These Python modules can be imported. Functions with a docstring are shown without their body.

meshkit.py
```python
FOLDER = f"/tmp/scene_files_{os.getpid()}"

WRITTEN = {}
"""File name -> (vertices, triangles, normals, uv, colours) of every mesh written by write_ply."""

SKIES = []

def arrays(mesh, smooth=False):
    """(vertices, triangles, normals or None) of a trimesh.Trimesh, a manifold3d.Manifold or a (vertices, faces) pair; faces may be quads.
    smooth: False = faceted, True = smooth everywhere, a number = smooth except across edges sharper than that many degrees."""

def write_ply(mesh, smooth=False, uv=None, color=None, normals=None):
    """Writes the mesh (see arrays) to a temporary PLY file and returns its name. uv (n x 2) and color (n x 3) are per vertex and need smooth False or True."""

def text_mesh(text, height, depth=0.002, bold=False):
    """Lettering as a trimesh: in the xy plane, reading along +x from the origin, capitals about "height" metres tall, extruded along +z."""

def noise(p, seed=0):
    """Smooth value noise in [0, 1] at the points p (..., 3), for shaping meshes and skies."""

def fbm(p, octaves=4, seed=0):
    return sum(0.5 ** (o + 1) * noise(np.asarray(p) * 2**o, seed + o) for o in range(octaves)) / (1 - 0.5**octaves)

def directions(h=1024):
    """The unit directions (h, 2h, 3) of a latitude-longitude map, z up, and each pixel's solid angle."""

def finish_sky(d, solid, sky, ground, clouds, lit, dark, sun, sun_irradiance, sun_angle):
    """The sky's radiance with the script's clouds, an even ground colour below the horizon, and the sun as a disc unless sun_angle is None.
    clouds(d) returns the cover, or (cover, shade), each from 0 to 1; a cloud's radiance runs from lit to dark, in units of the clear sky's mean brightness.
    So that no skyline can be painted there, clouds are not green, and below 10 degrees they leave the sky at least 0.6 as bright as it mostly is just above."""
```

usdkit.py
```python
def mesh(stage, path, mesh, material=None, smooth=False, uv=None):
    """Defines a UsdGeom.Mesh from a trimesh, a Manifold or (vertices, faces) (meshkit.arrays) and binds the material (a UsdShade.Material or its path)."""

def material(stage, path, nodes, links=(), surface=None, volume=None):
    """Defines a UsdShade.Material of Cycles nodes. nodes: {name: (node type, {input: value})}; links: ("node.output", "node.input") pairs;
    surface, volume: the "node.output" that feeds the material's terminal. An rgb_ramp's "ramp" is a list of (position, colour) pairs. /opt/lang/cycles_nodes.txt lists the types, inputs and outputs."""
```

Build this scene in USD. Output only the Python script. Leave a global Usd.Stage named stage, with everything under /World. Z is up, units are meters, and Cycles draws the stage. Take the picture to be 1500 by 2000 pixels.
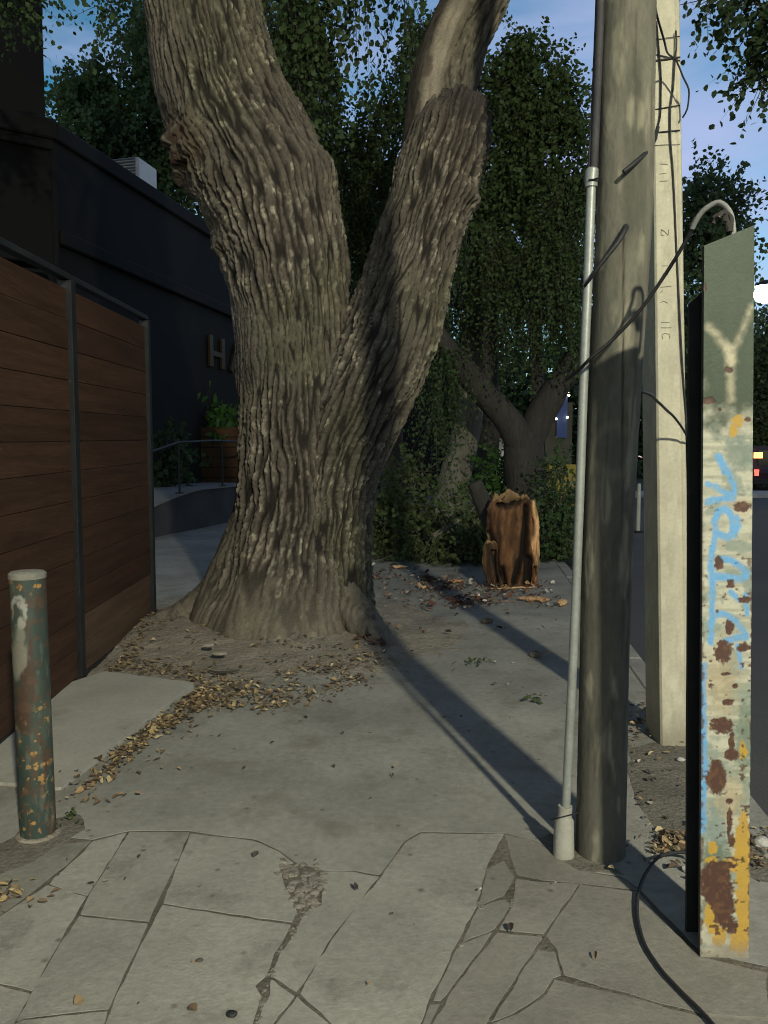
import math, random
import numpy as np
import trimesh
import usdkit, meshkit
from meshkit import noise, fbm
from pxr import Usd, UsdGeom, UsdLux, UsdShade, Gf, Sdf, Vt
from shapely.geometry import Polygon, MultiPolygon, LineString
from shapely.ops import unary_union

random.seed(7)
RNG = np.random.default_rng(7)
stage = Usd.Stage.CreateInMemory()
UsdGeom.SetStageUpAxis(stage, UsdGeom.Tokens.z)
UsdGeom.SetStageMetersPerUnit(stage, 1.0)
UsdGeom.Xform.Define(stage, '/World')
UsdGeom.Scope.Define(stage, '/World/Looks')

# ------------------------------------------------------------------ camera, sky, sun, exposure
CAM_H, PITCH, F = 1.5, math.radians(4.2), 1502.0
cam = UsdGeom.Camera.Define(stage, '/World/camera')
cam.CreateFocalLengthAttr(26.0)
cam.CreateHorizontalApertureAttr(26.0 * 1500 / F)
cam.CreateVerticalApertureAttr(26.0 * 2000 / F)
cam.CreateClippingRangeAttr(Gf.Vec2f(0.05, 2000))
cam.CreateExposureAttr(0.72)
x = UsdGeom.Xformable(cam.GetPrim())
x.AddTranslateOp().Set(Gf.Vec3d(0, 0, CAM_H))
x.AddRotateXOp().Set(90 - 4.2)

# dusk: the sun is almost down behind the camera; what casts the shadows is the street lamp behind the camera, built with the scene
SUN_EL = math.radians(7.0)
SUN_AZ = np.array([-0.35, -1.0]) / math.hypot(0.35, 1.0)
SUN_DIR = np.array([SUN_AZ[0] * math.cos(SUN_EL), SUN_AZ[1] * math.cos(SUN_EL), math.sin(SUN_EL)])
sun = UsdLux.DistantLight.Define(stage, '/World/sun')
sun.CreateIntensityAttr(0.01)
sun.CreateNormalizeAttr(True)
sun.CreateAngleAttr(0.6)
sun.CreateColorAttr(Gf.Vec3f(1.0, 0.86, 0.66))
q = Gf.Rotation(Gf.Vec3d(0, 0, 1), Gf.Vec3d(*SUN_DIR.tolist())).GetQuat()
UsdGeom.Xformable(sun.GetPrim()).AddOrientOp().Set(Gf.Quatf(q))
LAMP = np.array([3.1, -6.0, 6.1])
LAMP_STRENGTH = 4100.0

SKY_CLOUD = (2.5, 2.75, 4.2)
sky_mat = usdkit.material(stage, '/World/Looks/sky', {
    'tc': ('texture_coordinate', {}),
    'map': ('mapping', {'scale': (1.0, 1.0, 4.2), 'location': (0.35, 0.1, 0.0)}),
    'cl': ('noise_texture', {'scale': 2.3, 'detail': 5.0, 'roughness': 0.55, 'distortion': 0.4}),
    'rm': ('map_range', {'from_min': 0.44, 'from_max': 0.62, 'to_min': 0.08, 'to_max': 0.62}),
    'sky': ('sky_texture', {'sky_type': 'single_scattering', 'sun_disc': False, 'sun_elevation': SUN_EL,
                            'sun_rotation': math.atan2(SUN_DIR[0], SUN_DIR[1]), 'altitude': 300.0, 'air_density': 1.0,
                            'aerosol_density': 0.15, 'ozone_density': 2.4}),
    'mix': ('mix_color', {'b': SKY_CLOUD, 'use_clamp': False}),
    'bg': ('background_shader', {'strength': 0.122}),
}, [('tc.generated', 'map.vector'), ('map.vector', 'cl.vector'), ('cl.fac', 'rm.value'), ('rm.result', 'mix.fac'),
    ('sky.color', 'mix.a'), ('mix.result', 'bg.color')], surface='bg.background')
dome = UsdLux.DomeLight.Define(stage, '/World/sky')
dome.GetPrim().SetCustomDataByKey('kind', 'structure')
UsdShade.MaterialBindingAPI.Apply(dome.GetPrim()).Bind(sky_mat)


# ------------------------------------------------------------------ measuring helpers (photograph pixels -> places in the world)
def ray(px, py):
    px, py = np.asarray(px, float), np.asarray(py, float)
    X, Yv = (px - 750) / F, (1000 - py) / F
    return np.stack([X, math.cos(PITCH) + Yv * math.sin(PITCH), -math.sin(PITCH) + Yv * math.cos(PITCH)], -1)


def G(px, py, z=0.0):
    d = ray(px, py)
    return np.array([0, 0, CAM_H]) + d * ((z - CAM_H) / d[..., 2])[..., None]


def P(px, py, Y):
    d = ray(px, py)
    return np.array([0, 0, CAM_H]) + d * (np.asarray(Y, float) / d[..., 1])[..., None]


def PIX(p):
    p = np.asarray(p, float) - np.array([0, 0, CAM_H])
    zc = p[..., 1] * math.cos(PITCH) - p[..., 2] * math.sin(PITCH)
    yc = p[..., 1] * math.sin(PITCH) + p[..., 2] * math.cos(PITCH)
    return 750 + F * p[..., 0] / zc, 1000 - F * yc / zc


def sstep(a, b, x):
    t = np.clip((np.asarray(x, float) - a) / (b - a), 0, 1)
    return t * t * (3 - 2 * t)


def mixc(a, b, t):
    return np.asarray(a, float) * (1 - t[..., None]) + np.asarray(b, float) * t[..., None]


# ------------------------------------------------------------------ naming and building helpers
LOC = {}
USED = {}


def numbered(parent, name):
    k = (parent, name)
    n = USED.get(k, 0)
    USED[k] = n + 1
    return f'{parent}/{name}' if n == 0 else f'{parent}/{name}_{n:03d}'


def tag(prim, label=None, cat=None, group=None, kind=None):
    for k, v in (('label', label), ('category', cat), ('group', group), ('kind', kind)):
        if v:
            prim.SetCustomDataByKey(k, v)
    return prim


def thing(name, loc, label, cat, group=None, rot=None):
    path = numbered('/World', name)
    xf = UsdGeom.Xform.Define(stage, path)
    xf.AddTranslateOp().Set(Gf.Vec3d(*map(float, loc)))
    if rot is not None:
        xf.AddRotateZOp().Set(float(rot))
    LOC[path] = np.asarray(loc, float)
    tag(xf.GetPrim(), label, cat, group)
    return path


def put(name, mesh, mat, parent='/World', smooth=False, tint=None, uv=None, label=None, cat=None, group=None, kind=None, local=False):
    """one Mesh prim; vertices are given in world coordinates unless local"""
    path = numbered(parent, name)
    v, f, n = meshkit.arrays(mesh, smooth)
    off = np.zeros(3)
    if not local and parent != '/World':
        off = LOC[parent]
    LOC[path] = off if parent != '/World' else np.zeros(3)
    m = UsdGeom.Mesh.Define(stage, path)
    m.CreatePointsAttr(Vt.Vec3fArray.FromNumpy((v - off).astype(np.float32)))
    m.CreateFaceVertexCountsAttr(Vt.IntArray.FromNumpy(np.full(len(f), 3, np.int32)))
    m.CreateFaceVertexIndicesAttr(Vt.IntArray.FromNumpy(f.astype(np.int32).ravel()))
    m.CreateSubdivisionSchemeAttr('none')
    if n is not None:
        m.CreateNormalsAttr(Vt.Vec3fArray.FromNumpy(n.astype(np.float32)))
        m.SetNormalsInterpolation('vertex')
    if tint is not None:
        tint = np.asarray(tint, float)
        if smooth not in (False, True) and tint.ndim == 2:
            from scipy.spatial import cKDTree
            v0 = meshkit.arrays(mesh, False)[0]
            tint = tint[cKDTree(v0).query(v)[1]]
        if tint.ndim == 1:
            tint = np.broadcast_to(tint, (len(v), 3))
        UsdGeom.PrimvarsAPI(m).CreatePrimvar('tint', Sdf.ValueTypeNames.Float3Array, 'vertex').Set(Vt.Vec3fArray.FromNumpy(np.ascontiguousarray(tint, np.float32)))
    UsdShade.MaterialBindingAPI.Apply(m.GetPrim()).Bind(mat)
    tag(m.GetPrim(), label, cat, group, kind)
    return path


def cat_mesh(parts):
    vs, fs, n = [], [], 0
    for p in parts:
        v, f = (np.asarray(p.vertices), np.asarray(p.faces)) if hasattr(p, 'vertices') else (np.asarray(p[0]), np.asarray(p[1]))
        if f.shape[1] == 4:
            f = np.vstack([f[:, [0, 1, 2]], f[:, [0, 2, 3]]])
        vs.append(v)
        fs.append(f + n)
        n += len(v)
    return np.vstack(vs), np.vstack(fs)


def box(lo, hi, bev=0.0):
    lo, hi = np.minimum(lo, hi).astype(float), np.maximum(lo, hi).astype(float)
    if bev <= 0:
        b = trimesh.creation.box(hi - lo)
        b.apply_translation((lo + hi) / 2)
        return b
    pts = []
    for sx in (0, 1):
        for sy in (0, 1):
            for sz in (0, 1):
                c = np.array([hi[0] if sx else lo[0], hi[1] if sy else lo[1], hi[2] if sz else lo[2]])
                s = np.array([-1 if sx else 1, -1 if sy else 1, -1 if sz else 1]) * bev
                for k in range(3):
                    d = s.copy()
                    d[k] = 0
                    pts.append(c + d)
    return trimesh.convex.convex_hull(np.array(pts))


def obox(p0, p1, thick, z0, z1, side=0.0, bev=0.0):
    """a wall box running from p0 to p1 (xy); side shifts along the left normal"""
    p0, p1 = np.asarray(p0[:2], float), np.asarray(p1[:2], float)
    L = np.linalg.norm(p1 - p0)
    d = (p1 - p0) / L
    b = box((0, -thick / 2 + side, z0), (L, thick / 2 + side, z1), bev)
    v = np.asarray(b.vertices)
    nrm = np.array([-d[1], d[0]])
    w = np.column_stack([p0[0] + v[:, 0] * d[0] + v[:, 1] * nrm[0], p0[1] + v[:, 0] * d[1] + v[:, 1] * nrm[1], v[:, 2]])
    return w, np.asarray(b.faces)


def frames(path):
    path = np.asarray(path, float)
    t = np.gradient(path, axis=0)
    t /= np.linalg.norm(t, axis=1, keepdims=True)
    ref = np.array([0, -1.0, 0.0]) if abs(t[0][1]) < 0.9 else np.array([1.0, 0, 0])
    n = np.zeros_like(path)
    cur = ref
    for i in range(len(path)):
        cur = cur - t[i] * (cur @ t[i])
        cur = cur / np.linalg.norm(cur)
        n[i] = cur
    return t, n, np.cross(t, n)


def tube(path, radii, seg=10, cap=True):
    path = np.asarray(path, float)
    radii = np.broadcast_to(np.asarray(radii, float), (len(path),))
    t, n, b = frames(path)
    a = np.linspace(0, 2 * np.pi, seg, endpoint=False)
    v = path[:, None] + radii[:, None, None] * (np.cos(a)[None, :, None] * n[:, None] + np.sin(a)[None, :, None] * b[:, None])
    v = v.reshape(-1, 3)
    i, j = np.meshgrid(np.arange(len(path) - 1), np.arange(seg), indexing='ij')
    j2 = (j + 1) % seg
    q = np.stack([i * seg + j, i * seg + j2, (i + 1) * seg + j2, (i + 1) * seg + j], -1).reshape(-1, 4)
    f = np.vstack([q[:, [0, 1, 2]], q[:, [0, 2, 3]]])
    if cap:
        nv = len(v)
        v = np.vstack([v, path[0], path[-1]])
        k = np.arange(seg)
        k2 = (k + 1) % seg
        e = (len(path) - 1) * seg
        f = np.vstack([f, np.stack([np.full(seg, nv), k2, k], -1), np.stack([np.full(seg, nv + 1), e + k, e + k2], -1)])
    return v, f


def spline(pts, n):
    from scipy.interpolate import CubicSpline, PchipInterpolator
    pts = np.asarray(pts, float)
    s = np.concatenate([[0], np.cumsum(np.linalg.norm(np.diff(pts[:, :3], axis=0), axis=1))])
    return PchipInterpolator(s, pts)(np.linspace(0, s[-1], n)), s[-1]


def grid_faces(nu, nv):
    i, j = np.meshgrid(np.arange(nu - 1), np.arange(nv - 1), indexing='ij')
    a = i * nv + j
    q = np.stack([a, a + nv, a + nv + 1, a + 1], -1).reshape(-1, 4)
    return np.vstack([q[:, [0, 1, 2]], q[:, [0, 2, 3]]])


def prism(poly, z0, z1, bev=0.004):
    """extruded polygon with a bevelled top edge"""
    parts = []
    polys = poly.geoms if hasattr(poly, 'geoms') else [poly]
    for g in polys:
        if g.is_empty or g.area < 1e-4:
            continue
        g = g.simplify(0.0015)
        inner = g.buffer(-bev)
        if inner.is_empty or hasattr(inner, 'geoms') or len(inner.interiors) or len(g.interiors):
            m = trimesh.creation.extrude_polygon(g, z1 - z0, engine='earcut')
            m.apply_translation([0, 0, z0])
            parts.append(m)
            continue
        def ring(pg):
            c = np.array(pg.exterior.coords)[:-1]
            if Polygon(c).exterior.is_ccw is False:
                c = c[::-1]
            return c
        o = ring(g)
        nrm = np.roll(o, -1, 0) - np.roll(o, 1, 0)
        nrm = np.stack([-nrm[:, 1], nrm[:, 0]], 1)
        nrm /= np.maximum(np.linalg.norm(nrm, axis=1, keepdims=True), 1e-9)
        ti = o + nrm * bev
        n = len(o)
        v = np.vstack([np.column_stack([o, np.full(n, z0)]), np.column_stack([o, np.full(n, z1 - bev)]), np.column_stack([ti, np.full(n, z1)])])
        k = np.arange(n)
        k2 = (k + 1) % n
        f = [np.stack([k, k2, n + k2], -1), np.stack([k, n + k2, n + k], -1), np.stack([n + k, n + k2, 2 * n + k2], -1), np.stack([n + k, 2 * n + k2, 2 * n + k], -1)]
        pt = Polygon(ti)
        if not pt.is_valid:
            pt = g
            m = trimesh.creation.extrude_polygon(g, z1 - z0, engine='earcut')
            m.apply_translation([0, 0, z0])
            parts.append(m)
            continue
        tv, tf = trimesh.creation.triangulate_polygon(pt, engine='earcut')
        cap = (np.column_stack([tv, np.full(len(tv), z1)]), tf)
        parts.append((v, np.vstack(f)))
        parts.append(cap)
    v, f = cat_mesh(parts)
    keep, f = np.unique(f, return_inverse=True)
    return v[keep], f.reshape(-1, 3)


def rough_poly(pts, amp, seed, step=0.03, freq=9.0):
    """polygon (xy) with a worn, slightly wandering outline"""
    pg = Polygon(pts).buffer(0)
    L = pg.exterior.length
    n = max(12, int(L / step))
    c = np.array([pg.exterior.interpolate(k / n, normalized=True).coords[0] for k in range(n)])
    nr = np.roll(c, -1, 0) - np.roll(c, 1, 0)
    nr = np.stack([nr[:, 1], -nr[:, 0]], 1)
    nr /= np.maximum(np.linalg.norm(nr, axis=1, keepdims=True), 1e-9)
    d = (fbm(np.column_stack([c * freq, np.full(n, seed * 3.1)]), 3, seed) - 0.5) * 2 * amp
    return Polygon(c + nr * d[:, None]).buffer(0)


# ------------------------------------------------------------------ materials
LK = '/World/Looks/'


def surf(name, base=None, var=0.25, scale=6.0, fine=60.0, fine_var=0.15, rough=0.85, bump=0.3, bump_scale=None, bump_dist=0.01,
         stretch=(1, 1, 1), tint=False, spots=None, metallic=0.0, spec=0.3, rough_var=0.0, specks=False):
    """procedural surface: base colour (or the mesh's own tint) broken up by coarse and fine noise, with a fine relief"""
    n = {
        'geo': ('geometry', {}),
        'map': ('mapping', {'scale': stretch}),
        'n1': ('noise_texture', {'scale': scale, 'detail': 5.0, 'roughness': 0.6}),
        'n2': ('noise_texture', {'scale': fine, 'detail': 3.0, 'roughness': 0.65}),
        'm1': ('map_range', {'from_min': 0.25, 'from_max': 0.75, 'to_min': 1 - var, 'to_max': 1 + var}),
        'm2': ('map_range', {'from_min': 0.25, 'from_max': 0.75, 'to_min': 1 - fine_var, 'to_max': 1 + fine_var}),
        'mul': ('math', {'math_type': 'multiply'}),
        'col': ('vector_math', {'math_type': 'scale'}),
        'bn': ('noise_texture', {'scale': bump_scale or fine, 'detail': 6.0, 'roughness': 0.65}),
        'bu': ('bump', {'strength': bump, 'distance': bump_dist}),
        'p': ('principled_bsdf', {'roughness': rough, 'metallic': metallic, 'specular_ior_level': spec}),
    }
    L = [('geo.position', 'map.vector'), ('map.vector', 'n1.vector'), ('map.vector', 'n2.vector'), ('map.vector', 'bn.vector'),
         ('n1.fac', 'm1.value'), ('n2.fac', 'm2.value'), ('m1.result', 'mul.value1'), ('m2.result', 'mul.value2'),
         ('mul.value', 'col.scale'), ('bn.fac', 'bu.height'), ('bu.normal', 'p.normal')]
    if tint:
        n['at'] = ('attribute', {'attribute': 'tint'})
        L.append(('at.vector', 'col.vector1'))
    else:
        n['col'] = ('vector_math', {'math_type': 'scale', 'vector1': base})
    out = 'col.vector'
    if spots:
        sc, lo, hi, c, amt = spots
        n['sn'] = ('noise_texture', {'scale': sc, 'detail': 6.0, 'roughness': 0.7})
        n['sr'] = ('map_range', {'from_min': lo, 'from_max': hi, 'to_min': 0.0, 'to_max': amt})
        n['sm'] = ('mix_color', {'b': c})
        L += [('map.vector', 'sn.vector'), ('sn.fac', 'sr.value'), ('sr.result', 'sm.fac'), (out, 'sm.a')]
        out = 'sm.result'
    if specks:
        n['vo'] = ('voronoi_texture', {'scale': 7.5, 'randomness': 1.0})
        n['vd'] = ('map_range', {'from_min': 0.035, 'from_max': 0.11, 'to_min': 0.62, 'to_max': 0.0})
        n['vm'] = ('mix_color', {'b': (0.055, 0.05, 0.042)})
        n['n3'] = ('noise_texture', {'scale': 0.55, 'detail': 6.0, 'roughness': 0.7})
        n['m3'] = ('map_range', {'from_min': 0.35, 'from_max': 0.68, 'to_min': 1.10, 'to_max': 0.80})
        n['sc3'] = ('vector_math', {'math_type': 'scale'})
        L += [('map.vector', 'vo.vector'), ('vo.distance', 'vd.value'), ('vd.result', 'vm.fac'), (out, 'vm.a'), ('map.vector', 'n3.vector'), ('n3.fac', 'm3.value'), ('vm.result', 'sc3.vector1'), ('m3.result', 'sc3.scale')]
        out = 'sc3.vector'
    if rough_var:
        n['rr'] = ('map_range', {'from_min': 0.3, 'from_max': 0.7, 'to_min': rough - rough_var, 'to_max': min(1, rough + rough_var)})
        L += [('n1.fac', 'rr.value'), ('rr.result', 'p.roughness')]
    L.append((out, 'p.base_color'))
    return usdkit.material(stage, LK + name, n, L, surface='p.BSDF')


def leafmat(name, a, b, trans=0.35, rough=0.55):
    return usdkit.material(stage, LK + name, {
        'geo': ('geometry', {}),
        'ra': ('rgb_ramp', {'ramp': [(0.0, a), (0.6, tuple((np.array(a) + np.array(b)) / 2)), (1.0, b)]}),
        'p': ('principled_bsdf', {'roughness': rough, 'specular_ior_level': 0.25}),
        't': ('translucent_bsdf', {}),
        'mx': ('mix_closure', {'fac': trans}),
    }, [('geo.random_per_island', 'ra.fac'), ('ra.color', 'p.base_color'), ('ra.color', 't.color'), ('p.BSDF', 'mx.closure1'), ('t.BSDF', 'mx.closure2')], surface='mx.closure')


def emit(name, col, s):
    return usdkit.material(stage, LK + name, {'e': ('emission', {'color': col, 'strength': s})}, [], surface='e.emission')


M_cement = surf('smooth_cement', (0.232, 0.228, 0.195), 0.26, 1.3, 26, 0.16, 0.9, 0.45, 70, 0.006, spots=(3.1, 0.51, 0.70, (0.145, 0.133, 0.10), 0.8), specks=True)
M_slab = surf('old_slab', var=0.18, scale=2.4, fine=35, fine_var=0.16, rough=0.92, bump=0.5, bump_scale=70, bump_dist=0.006, tint=True, spots=(4.5, 0.54, 0.72, (0.12, 0.112, 0.09), 0.75), specks=True)
M_ramp = surf('ramp_cement', (0.30, 0.29, 0.245), 0.15, 2.0, 40, 0.10, 0.9, 0.3, 80, 0.004, spots=(3.0, 0.58, 0.72, (0.17, 0.15, 0.11), 0.6))
M_soil = surf('soil', (0.235, 0.208, 0.158), 0.28, 3.0, 45, 0.25, 1.0, 0.9, 34, 0.025, spots=(9, 0.56, 0.66, (0.27, 0.245, 0.19), 0.7))
M_dirt = surf('dark_dirt', (0.11, 0.095, 0.07), 0.3, 4.0, 60, 0.3, 1.0, 0.8, 50, 0.02)
M_joint = surf('joint_dirt', (0.110, 0.098, 0.075), 0.5, 5.0, 60, 0.3, 1.0, 0.8, 60, 0.015)
M_grass = surf('ground_earth', (0.06, 0.065, 0.04), 0.4, 0.8, 12, 0.3, 1.0, 0.6, 12, 0.05)
M_asph = surf('asphalt', (0.058, 0.058, 0.058), 0.18, 0.8, 120, 0.35, 0.9, 0.5, 180, 0.006)
M_kerb = surf('kerb_stone', (0.22, 0.215, 0.185), 0.25, 3, 50, 0.2, 0.9, 0.5, 60, 0.006)
M_bark = surf('bark', var=0.22, scale=5.0, fine=70, fine_var=0.25, rough=0.95, bump=0.6, bump_scale=120, bump_dist=0.006, tint=True)
M_barkfar = surf('far_bark', (0.044, 0.040, 0.034), 0.3, 4, 30, 0.3, 0.95, 0.9, 25, 0.03, stretch=(1, 1, 0.25))
M_barkpale = surf('pale_far_bark', (0.15, 0.135, 0.105), 0.4, 5, 30, 0.3, 0.95, 0.9, 25, 0.03, stretch=(1, 1, 0.22))
M_wood = surf('gate_wood', var=0.35, scale=9, fine=60, fine_var=0.22, rough=0.8, bump=0.35, bump_scale=70, bump_dist=0.003, stretch=(1, 0.10, 1.6), tint=True, spec=0.15, rough_var=0.1)
M_steel = surf('black_steel', (0.011, 0.0125, 0.0125), 0.3, 8, 60, 0.2, 0.5, 0.15, 60, 0.002, spots=(20, 0.62, 0.7, (0.06, 0.05, 0.04), 0.6))
M_black = surf('black_paint', (0.0026, 0.0025, 0.0026), 0.3, 1.2, 25, 0.15, 0.85, 0.2, 30, 0.005)
M_blackdeep = surf('dark_back_wall', (0.005, 0.005, 0.0055), 0.3, 1.2, 25, 0.15, 0.9, 0.2, 30, 0.005)
M_gold = surf('gold_letter', (0.032, 0.018, 0.003), 0.2, 8, 40, 0.1, 0.5, 0.1, 40, 0.002)
M_white = surf('white_metal', (0.74, 0.74, 0.70), 0.08, 5, 50, 0.05, 0.6, 0.05, 50, 0.002)
M_scrap = surf('scrap', (0.36, 0.35, 0.31), 0.3, 25, 90, 0.2, 0.9, 0.4, 90, 0.004)
M_vent = surf('vent_dark', (0.16, 0.17, 0.17), 0.1, 5, 50, 0.05, 0.8)
M_ramp2 = surf('terrace_render', (0.045, 0.047, 0.05), 0.3, 1.5, 20, 0.15, 0.9, 0.3, 20, 0.006)
M_deck = surf('terrace_top', (0.16, 0.16, 0.155), 0.2, 2, 30, 0.15, 0.9, 0.3, 30, 0.004)
M_concrete = surf('pole_concrete', var=0.12, scale=6, fine=60, fine_var=0.10, rough=0.9, bump=0.45, bump_scale=110, bump_dist=0.003, tint=True)
M_mossy = surf('weathered_pole', var=0.22, scale=7, fine=55, fine_var=0.18, rough=0.95, bump=0.55, bump_scale=90, bump_dist=0.004, stretch=(1, 1, 0.35), tint=True)
M_paint = surf('old_paint', var=0.07, scale=12, fine=120, fine_var=0.08, rough=0.6, bump=0.35, bump_scale=150, bump_dist=0.002, tint=True, spec=0.35)
M_pipe = surf('galvanised', (0.235, 0.25, 0.225), 0.18, 9, 70, 0.12, 0.45, 0.2, 90, 0.001, metallic=0.25, spots=(7, 0.6, 0.7, (0.20, 0.20, 0.18), 0.6))
M_channel = surf('riser_channel', (0.035, 0.034, 0.034), 0.35, 9, 70, 0.2, 0.75, 0.3, 90, 0.002)
M_pvc = surf('cement_sleeve', (0.27, 0.265, 0.22), 0.15, 9, 70, 0.12, 0.85, 0.4, 90, 0.003)
M_capm = surf('bollard_cap', (0.17, 0.165, 0.135), 0.25, 14, 90, 0.2, 0.85, 0.4, 90, 0.003)
M_cable = surf('black_cable', (0.018, 0.018, 0.018), 0.2, 20, 90, 0.1, 0.55)
M_cablegrey = surf('grey_cable', (0.22, 0.22, 0.20), 0.2, 20, 90, 0.1, 0.6)
M_rot = surf('torn_wood', var=0.25, scale=14, fine=90, fine_var=0.3, rough=0.95, bump=0.8, bump_scale=110, bump_dist=0.008, stretch=(1, 1, 0.22), tint=True)
M_chip = surf('chips', var=0.2, scale=30, fine=120, fine_var=0.15, rough=0.95, bump=0.3, tint=True)
M_stone = surf('stone_flake', (0.26, 0.235, 0.18), 0.2, 15, 90, 0.15, 0.95, 0.5, 90, 0.004)
M_rubble = surf('rubble', (0.17, 0.155, 0.125), 0.45, 40, 120, 0.3, 0.95, 0.5, 90, 0.004)
M_leafdry = surf('dry_leaf', var=0.15, scale=40, fine=200, fine_var=0.15, rough=0.9, bump=0.1, tint=True)
M_leafA = leafmat('leaf_mid', (0.060, 0.100, 0.034), (0.125, 0.175, 0.062), trans=0.42)
M_leafB = leafmat('leaf_dark', (0.045, 0.076, 0.032), (0.095, 0.135, 0.055), trans=0.45)
M_leafC = leafmat('leaf_olive', (0.085, 0.115, 0.040), (0.170, 0.190, 0.080), trans=0.45)
M_leafD = leafmat('leaf_bright', (0.05, 0.12, 0.02), (0.11, 0.21, 0.045))
M_kioskw = surf('kiosk_white', (0.62, 0.62, 0.56), 0.1, 2, 30, 0.08, 0.8)
M_marker = surf('marker_paint', (0.42, 0.42, 0.34), 0.1, 5, 30, 0.08, 0.8)
M_red = surf('red_trim', (0.30, 0.03, 0.025), 0.15, 3, 30, 0.08, 0.7)
M_tarp = surf('olive_tarp', (0.07, 0.068, 0.05), 0.25, 2, 30, 0.1, 0.8)
M_yellow = surf('yellow_skirt', (0.35, 0.26, 0.05), 0.2, 3, 30, 0.1, 0.8)
M_blue = surf('blue_banner', (0.05, 0.08, 0.22), 0.2, 3, 30, 0.1, 0.7)
M_mark = surf('stamp_shadow', (0.16, 0.15, 0.11), 0.2, 20, 60, 0.2, 0.95)
M_redcar = surf('red_car_paint', (0.20, 0.015, 0.015), 0.05, 3, 30, 0.03, 0.3, 0.02, spec=0.5)
M_vandark = surf('van_paint', (0.03, 0.012, 0.012), 0.05, 3, 30, 0.03, 0.3, 0.02, spec=0.4)
M_glass = surf('dark_glass', (0.02, 0.022, 0.025), 0.05, 3, 30, 0.03, 0.08, 0.0, spec=0.6)
M_tyre = surf('tyre', (0.02, 0.02, 0.02), 0.1, 9, 50, 0.1, 0.9)
E_lamp = emit('lamp_glow', (1.0, 0.93, 0.66), 60.0)
E_tail = emit('tail_light', (1.0, 0.06, 0.04), 3.0)
E_amber = emit('amber_light', (1.0, 0.42, 0.12), 2.2)
E_head = emit('head_light', (1.0, 0.97, 0.9), 6.0)
E_bulb = emit('stall_bulb', (1.0, 0.85, 0.5), 5.0)

# ------------------------------------------------------------------ ground, road, kerb
def kerb_x(y):
    return 1.22 + 0.125 * y


FAR = 220.0
g = cat_mesh([(np.array([[-FAR, -FAR, -0.16], [FAR, -FAR, -0.16], [FAR, FAR, -0.16], [-FAR, FAR, -0.16]]), np.array([[0, 1, 2], [0, 2, 3]]))])
put('ground', g, M_grass, kind='structure')
# road: a broad sheet to the right of the kerb
ys = np.array([-12.0, 33.0])
rv = np.array([[kerb_x(-12), -12, -0.12], [26, -12, -0.12], [26, 33, -0.12], [kerb_x(33), 33, -0.12]])
put('road', (rv, np.array([[0, 1, 2], [0, 2, 3]])), M_asph, kind='structure')
put('road', (np.array([[-40, 33, -0.12], [60, 33, -0.12], [60, 45, -0.12], [-40, 45, -0.12]]) + [0, 0.0, 0.0], np.array([[0, 1, 2], [0, 2, 3]])), M_asph, kind='structure')
put('far_pavement', box((6.5, 29.5, -0.14), (40, 32.7, 0.0), 0.02), M_ramp, kind='structure')
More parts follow.
